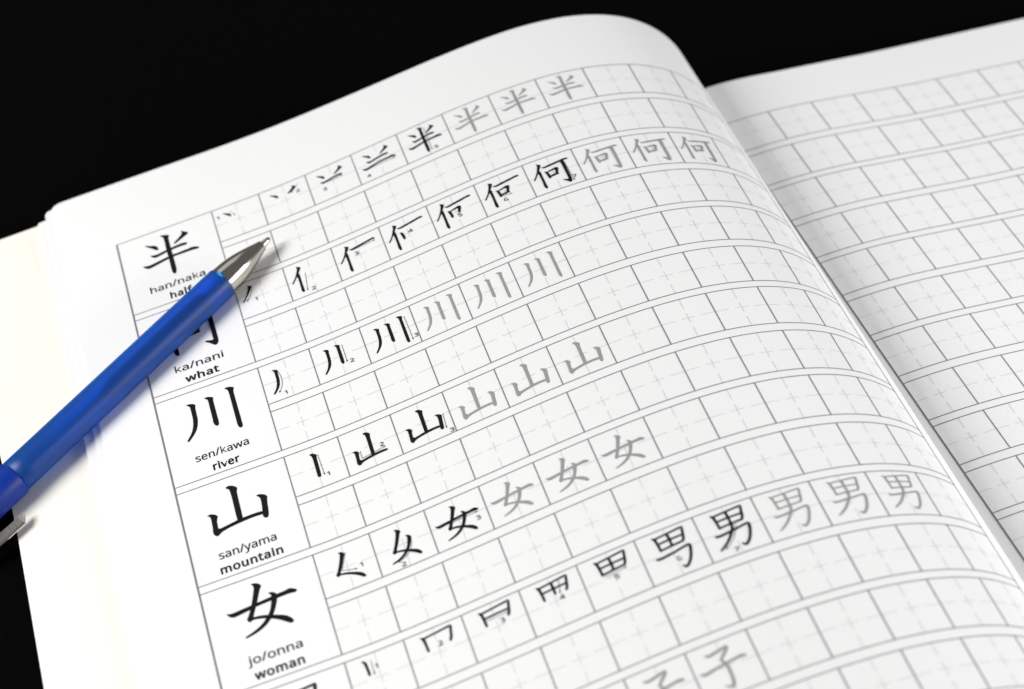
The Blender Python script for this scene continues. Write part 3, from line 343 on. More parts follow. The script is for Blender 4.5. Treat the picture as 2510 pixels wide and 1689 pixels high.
MED = json.loads('''{"half":[[[0.212,0.187],[0.26,0.225],[0.322,0.252],[0.338,0.272],[0.355,0.333],[0.348,0.344],[0.328,0.336],[0.297,0.291],[0.249,0.239]],[[0.685,0.145],[0.759,0.216],[0.741,0.237],[0.578,0.336],[0.564,0.339],[0.569,0.322],[0.655,0.244],[0.693,0.2],[0.688,0.174]],[[0.245,0.415],[0.284,0.436],[0.321,0.443],[0.418,0.424],[0.5,0.409],[0.645,0.387],[0.704,0.4],[0.711,0.417],[0.698,0.437],[0.644,0.425],[0.5,0.437],[0.457,0.443],[0.32,0.478],[0.296,0.483],[0.267,0.455]],[[0.126,0.579],[0.192,0.609],[0.458,0.555],[0.505,0.552],[0.728,0.54],[0.754,0.527],[0.828,0.559],[0.839,0.577],[0.823,0.591],[0.759,0.577],[0.501,0.578],[0.458,0.585],[0.204,0.651],[0.181,0.647],[0.148,0.619]],[[0.421,0.091],[0.477,0.114],[0.516,0.135],[0.52,0.149],[0.503,0.171],[0.501,0.201],[0.501,0.434],[0.504,0.803],[0.501,0.861],[0.487,0.906],[0.474,0.914],[0.461,0.883],[0.457,0.836],[0.459,0.609],[0.456,0.392],[0.462,0.193],[0.456,0.143],[0.438,0.12]]],"river":[[[0.24,0.205],[0.274,0.203],[0.316,0.225],[0.334,0.245],[0.323,0.279],[0.32,0.335],[0.318,0.492],[0.308,0.561],[0.288,0.64],[0.251,0.709],[0.169,0.81],[0.157,0.807],[0.161,0.791],[0.212,0.718],[0.248,0.641],[0.269,0.555],[0.279,0.456],[0.28,0.321],[0.279,0.256],[0.272,0.233]],[[0.463,0.193],[0.489,0.188],[0.536,0.211],[0.552,0.231],[0.542,0.26],[0.541,0.324],[0.542,0.67],[0.535,0.703],[0.519,0.714],[0.502,0.686],[0.492,0.644],[0.496,0.608],[0.498,0.369],[0.499,0.241],[0.487,0.217]],[[0.712,0.145],[0.751,0.143],[0.802,0.168],[0.809,0.188],[0.794,0.224],[0.792,0.276],[0.794,0.804],[0.794,0.856],[0.786,0.874],[0.771,0.873],[0.759,0.86],[0.752,0.819],[0.752,0.737],[0.753,0.294],[0.752,0.205],[0.74,0.172]]],"mountain":[[[0.439,0.178],[0.465,0.163],[0.506,0.175],[0.543,0.21],[0.555,0.237],[0.541,0.268],[0.537,0.307],[0.529,0.721],[0.514,0.747],[0.483,0.735],[0.479,0.712],[0.484,0.321],[0.48,0.237],[0.471,0.205]],[[0.173,0.503],[0.199,0.496],[0.234,0.511],[0.265,0.54],[0.272,0.564],[0.258,0.588],[0.25,0.624],[0.242,0.76],[0.25,0.765],[0.481,0.723],[0.534,0.717],[0.663,0.711],[0.766,0.72],[0.764,0.756],[0.656,0.748],[0.512,0.759],[0.366,0.779],[0.276,0.804],[0.237,0.841],[0.22,0.844],[0.206,0.829],[0.192,0.789],[0.201,0.726],[0.206,0.615],[0.206,0.541],[0.199,0.521]],[[0.745,0.456],[0.77,0.454],[0.81,0.473],[0.838,0.499],[0.845,0.523],[0.837,0.549],[0.826,0.619],[0.819,0.723],[0.809,0.798],[0.798,0.823],[0.778,0.829],[0.761,0.805],[0.758,0.766],[0.767,0.703],[0.778,0.608],[0.781,0.514],[0.769,0.484]]],"woman":[[[0.417,0.158],[0.456,0.165],[0.487,0.184],[0.506,0.212],[0.508,0.229],[0.487,0.255],[0.467,0.303],[0.419,0.434],[0.389,0.496],[0.343,0.601],[0.356,0.61],[0.423,0.615],[0.492,0.638],[0.56,0.665],[0.671,0.719],[0.704,0.747],[0.738,0.794],[0.749,0.824],[0.738,0.84],[0.718,0.839],[0.702,0.827],[0.637,0.763],[0.552,0.702],[0.463,0.659],[0.394,0.637],[0.332,0.627],[0.314,0.644],[0.302,0.645],[0.284,0.605],[0.301,0.588],[0.351,0.485],[0.394,0.372],[0.43,0.261],[0.441,0.208],[0.436,0.18]],[[0.575,0.356],[0.604,0.36],[0.626,0.377],[0.657,0.416],[0.64,0.453],[0.621,0.514],[0.591,0.589],[0.552,0.658],[0.499,0.722],[0.44,0.77],[0.354,0.811],[0.236,0.838],[0.225,0.836],[0.234,0.825],[0.328,0.793],[0.416,0.746],[0.483,0.683],[0.523,0.633],[0.555,0.572],[0.58,0.495],[0.597,0.42],[0.598,0.389],[0.587,0.371]],[[0.087,0.44],[0.111,0.459],[0.149,0.462],[0.37,0.443],[0.597,0.42],[0.657,0.414],[0.763,0.405],[0.796,0.393],[0.84,0.418],[0.863,0.438],[0.862,0.451],[0.845,0.462],[0.783,0.45],[0.644,0.455],[0.414,0.47],[0.352,0.482],[0.174,0.511],[0.145,0.509],[0.115,0.488]]],"what":[[[0.257,0.126],[0.321,0.167],[0.325,0.186],[0.299,0.23],[0.274,0.283],[0.223,0.37],[0.108,0.544],[0.092,0.548],[0.102,0.529],[0.183,0.406],[0.227,0.306],[0.265,0.194],[0.266,0.156]],[[0.254,0.33],[0.266,0.345],[0.268,0.379],[0.265,0.684],[0.27,0.835],[0.265,0.86],[0.251,0.869],[0.239,0.85],[0.223,0.8],[0.232,0.706],[0.235,0.51],[0.225,0.38]],[[0.328,0.256],[0.385,0.269],[0.431,0.257],[0.68,0.223],[0.819,0.202],[0.852,0.214],[0.86,0.231],[0.838,0.241],[0.77,0.24],[0.696,0.257],[0.42,0.293],[0.387,0.296],[0.342,0.279]],[[0.346,0.408],[0.389,0.426],[0.397,0.451],[0.412,0.568],[0.41,0.608],[0.394,0.628],[0.381,0.617],[0.377,0.581],[0.363,0.457]],[[0.383,0.427],[0.491,0.403],[0.557,0.38],[0.583,0.381],[0.616,0.407],[0.595,0.459],[0.57,0.545],[0.545,0.565],[0.534,0.551],[0.552,0.469],[0.551,0.423],[0.517,0.421],[0.4,0.44]],[[0.408,0.565],[0.531,0.545],[0.574,0.556],[0.585,0.574],[0.556,0.579],[0.419,0.596],[0.409,0.595]],[[0.693,0.234],[0.726,0.23],[0.761,0.252],[0.763,0.295],[0.759,0.801],[0.756,0.857],[0.738,0.897],[0.715,0.91],[0.699,0.889],[0.662,0.841],[0.615,0.8],[0.619,0.786],[0.676,0.812],[0.701,0.816],[0.713,0.81],[0.716,0.779],[0.715,0.346],[0.709,0.284]]],"man":[[[0.273,0.114],[0.272,0.121],[0.276,0.127],[0.281,0.134],[0.287,0.142],[0.291,0.152],[0.295,0.163],[0.298,0.178],[0.301,0.198],[0.304,0.22],[0.307,0.245],[0.309,0.27],[0.312,0.298],[0.314,0.331],[0.315,0.363],[0.317,0.391],[0.318,0.41],[0.329,0.417],[0.34,0.405],[0.339,0.386],[0.337,0.358],[0.336,0.326],[0.334,0.293],[0.332,0.264],[0.33,0.239],[0.329,0.213],[0.327,0.189],[0.324,0.167],[0.319,0.148],[0.311,0.133],[0.301,0.123],[0.291,0.117],[0.283,0.114],[0.278,0.111]],[[0.302,0.139],[0.307,0.147],[0.334,0.145],[0.373,0.141],[0.418,0.137],[0.466,0.133],[0.512,0.129],[0.56,0.124],[0.613,0.119],[0.664,0.114],[0.71,0.11],[0.744,0.108],[0.765,0.108],[0.775,0.108],[0.774,0.108],[0.77,0.106],[0.77,0.111],[0.771,0.118],[0.77,0.127],[0.767,0.141],[0.763,0.158],[0.759,0.178],[0.755,0.201],[0.75,0.228],[0.745,0.256],[0.739,0.282],[0.734,0.303],[0.729,0.319],[0.723,0.331],[0.716,0.342],[0.71,0.351],[0.706,0.359],[0.711,0.375],[0.726,0.374],[0.73,0.367],[0.735,0.357],[0.742,0.345],[0.75,0.328],[0.756,0.309],[0.762,0.286],[0.767,0.259],[0.772,0.23],[0.777,0.203],[0.781,0.18],[0.785,0.162],[0.789,0.145],[0.793,0.13],[0.795,0.115],[0.794,0.102],[0.792,0.095],[0.787,0.086],[0.778,0.085],[0.767,0.087],[0.746,0.089],[0.711,0.092],[0.665,0.097],[0.613,0.103],[0.561,0.108],[0.513,0.113],[0.467,0.117],[0.419,0.121],[0.373,0.125],[0.335,0.129],[0.307,0.131]],[[0.319,0.26],[0.323,0.267],[0.348,0.266],[0.383,0.265],[0.424,0.263],[0.469,0.261],[0.512,0.259],[0.559,0.257],[0.613,0.256],[0.665,0.255],[0.711,0.254],[0.743,0.253],[0.749,0.245],[0.745,0.237],[0.713,0.238],[0.667,0.239],[0.614,0.24],[0.561,0.241],[0.513,0.243],[0.47,0.245],[0.425,0.247],[0.384,0.249],[0.349,0.252],[0.324,0.253]],[[0.517,0.113],[0.506,0.127],[0.508,0.139],[0.51,0.155],[0.512,0.174],[0.514,0.196],[0.515,0.218],[0.516,0.246],[0.516,0.279],[0.516,0.313],[0.515,0.343],[0.515,0.363],[0.526,0.371],[0.536,0.36],[0.537,0.34],[0.537,0.31],[0.537,0.276],[0.537,0.243],[0.537,0.214],[0.535,0.19],[0.534,0.168],[0.532,0.148],[0.531,0.131],[0.53,0.12]],[[0.322,0.399],[0.326,0.407],[0.352,0.405],[0.388,0.402],[0.431,0.398],[0.475,0.394],[0.518,0.391],[0.561,0.388],[0.608,0.385],[0.653,0.382],[0.693,0.379],[0.721,0.377],[0.726,0.368],[0.722,0.36],[0.694,0.362],[0.654,0.364],[0.609,0.367],[0.562,0.371],[0.518,0.374],[0.476,0.377],[0.432,0.381],[0.389,0.385],[0.352,0.388],[0.327,0.391]],[[0.207,0.535],[0.209,0.546],[0.212,0.548],[0.217,0.553],[0.226,0.558],[0.24,0.562],[0.262,0.563],[0.292,0.562],[0.33,0.558],[0.374,0.552],[0.421,0.546],[0.468,0.538],[0.521,0.529],[0.582,0.516],[0.642,0.504],[0.695,0.493],[0.735,0.486],[0.758,0.484],[0.766,0.486],[0.762,0.484],[0.76,0.485],[0.762,0.495],[0.765,0.501],[0.766,0.506],[0.767,0.513],[0.767,0.523],[0.765,0.537],[0.761,0.556],[0.755,0.58],[0.748,0.605],[0.74,0.631],[0.732,0.655],[0.723,0.677],[0.715,0.699],[0.706,0.72],[0.696,0.74],[0.686,0.758],[0.675,0.775],[0.663,0.792],[0.651,0.807],[0.64,0.821],[0.629,0.831],[0.62,0.839],[0.612,0.844],[0.606,0.847],[0.6,0.849],[0.595,0.849],[0.589,0.847],[0.581,0.841],[0.573,0.833],[0.566,0.825],[0.56,0.82],[0.555,0.821],[0.554,0.827],[0.557,0.834],[0.562,0.844],[0.569,0.857],[0.577,0.868],[0.587,0.875],[0.598,0.877],[0.609,0.875],[0.62,0.87],[0.63,0.863],[0.642,0.853],[0.654,0.841],[0.667,0.827],[0.68,0.81],[0.693,0.792],[0.705,0.773],[0.717,0.753],[0.727,0.732],[0.737,0.71],[0.747,0.687],[0.756,0.664],[0.764,0.639],[0.773,0.613],[0.781,0.586],[0.788,0.561],[0.792,0.54],[0.795,0.522],[0.796,0.507],[0.795,0.494],[0.792,0.482],[0.788,0.475],[0.786,0.472],[0.783,0.465],[0.772,0.459],[0.759,0.461],[0.735,0.465],[0.695,0.473],[0.641,0.484],[0.581,0.497],[0.521,0.509],[0.468,0.518],[0.421,0.524],[0.375,0.529],[0.331,0.532],[0.294,0.534],[0.264,0.535],[0.244,0.535],[0.232,0.533],[0.226,0.532],[0.221,0.53],[0.215,0.528]],[[0.53,0.362],[0.518,0.371],[0.516,0.384],[0.514,0.403],[0.512,0.424],[0.508,0.446],[0.502,0.465],[0.496,0.482],[0.487,0.5],[0.477,0.518],[0.466,0.537],[0.452,0.557],[0.437,0.58],[0.42,0.605],[0.402,0.63],[0.383,0.654],[0.365,0.675],[0.349,0.693],[0.333,0.709],[0.316,0.725],[0.299,0.739],[0.282,0.754],[0.263,0.77],[0.242,0.787],[0.222,0.803],[0.204,0.816],[0.192,0.826],[0.191,0.83],[0.194,0.832],[0.208,0.824],[0.226,0.813],[0.248,0.8],[0.27,0.785],[0.29,0.771],[0.308,0.757],[0.326,0.742],[0.343,0.727],[0.36,0.711],[0.378,0.692],[0.397,0.67],[0.416,0.646],[0.435,0.62],[0.452,0.595],[0.468,0.572],[0.482,0.551],[0.494,0.532],[0.505,0.512],[0.515,0.493],[0.523,0.472],[0.529,0.45],[0.533,0.426],[0.536,0.403],[0.538,0.384],[0.539,0.371]]],"child":[[[0.262,0.189],[0.263,0.206],[0.269,0.21],[0.277,0.219],[0.29,0.228],[0.31,0.236],[0.338,0.237],[0.376,0.231],[0.426,0.22],[0.478,0.206],[0.526,0.194],[0.562,0.187],[0.584,0.186],[0.597,0.187],[0.601,0.189],[0.595,0.188],[0.591,0.18],[0.591,0.175],[0.591,0.178],[0.586,0.188],[0.577,0.202],[0.565,0.219],[0.546,0.241],[0.521,0.27],[0.495,0.299],[0.471,0.325],[0.454,0.343],[0.456,0.364],[0.472,0.368],[0.489,0.351],[0.515,0.327],[0.543,0.299],[0.57,0.272],[0.591,0.25],[0.606,0.233],[0.619,0.219],[0.629,0.204],[0.637,0.187],[0.638,0.167],[0.629,0.149],[0.614,0.141],[0.599,0.141],[0.583,0.145],[0.559,0.15],[0.522,0.158],[0.474,0.169],[0.421,0.18],[0.373,0.19],[0.337,0.196],[0.315,0.196],[0.301,0.193],[0.291,0.189],[0.283,0.184],[0.275,0.181]],[[0.451,0.342],[0.444,0.362],[0.452,0.378],[0.464,0.398],[0.476,0.423],[0.487,0.449],[0.494,0.478],[0.498,0.513],[0.5,0.554],[0.5,0.599],[0.499,0.642],[0.497,0.679],[0.495,0.711],[0.492,0.74],[0.488,0.766],[0.484,0.788],[0.479,0.806],[0.474,0.821],[0.469,0.831],[0.465,0.837],[0.461,0.841],[0.458,0.843],[0.454,0.845],[0.444,0.845],[0.432,0.842],[0.419,0.837],[0.407,0.833],[0.397,0.829],[0.388,0.824],[0.379,0.818],[0.371,0.813],[0.366,0.81],[0.361,0.812],[0.361,0.818],[0.366,0.822],[0.372,0.829],[0.38,0.837],[0.389,0.845],[0.398,0.853],[0.408,0.861],[0.42,0.871],[0.433,0.88],[0.447,0.887],[0.464,0.888],[0.48,0.882],[0.493,0.871],[0.503,0.856],[0.511,0.839],[0.518,0.82],[0.524,0.797],[0.528,0.772],[0.532,0.744],[0.535,0.713],[0.536,0.679],[0.537,0.641],[0.538,0.596],[0.538,0.55],[0.535,0.506],[0.53,0.466],[0.519,0.432],[0.505,0.401],[0.49,0.376],[0.477,0.356],[0.468,0.342]],[[0.097,0.467],[0.096,0.484],[0.101,0.49],[0.107,0.5],[0.118,0.513],[0.135,0.523],[0.158,0.528],[0.187,0.525],[0.219,0.518],[0.255,0.509],[0.291,0.499],[0.326,0.491],[0.361,0.485],[0.396,0.48],[0.433,0.475],[0.469,0.47],[0.505,0.465],[0.543,0.46],[0.582,0.454],[0.62,0.448],[0.655,0.443],[0.685,0.439],[0.709,0.437],[0.727,0.437],[0.742,0.437],[0.756,0.438],[0.769,0.439],[0.783,0.439],[0.797,0.44],[0.81,0.441],[0.822,0.442],[0.831,0.443],[0.842,0.431],[0.838,0.416],[0.83,0.412],[0.819,0.406],[0.806,0.4],[0.791,0.395],[0.774,0.392],[0.759,0.391],[0.744,0.393],[0.727,0.395],[0.708,0.398],[0.684,0.402],[0.654,0.406],[0.618,0.412],[0.58,0.418],[0.541,0.424],[0.503,0.43],[0.467,0.435],[0.431,0.441],[0.394,0.446],[0.358,0.451],[0.323,0.456],[0.287,0.462],[0.25,0.47],[0.214,0.476],[0.184,0.481],[0.16,0.483],[0.146,0.482],[0.135,0.478],[0.126,0.473],[0.118,0.467],[0.111,0.462]]]}''')
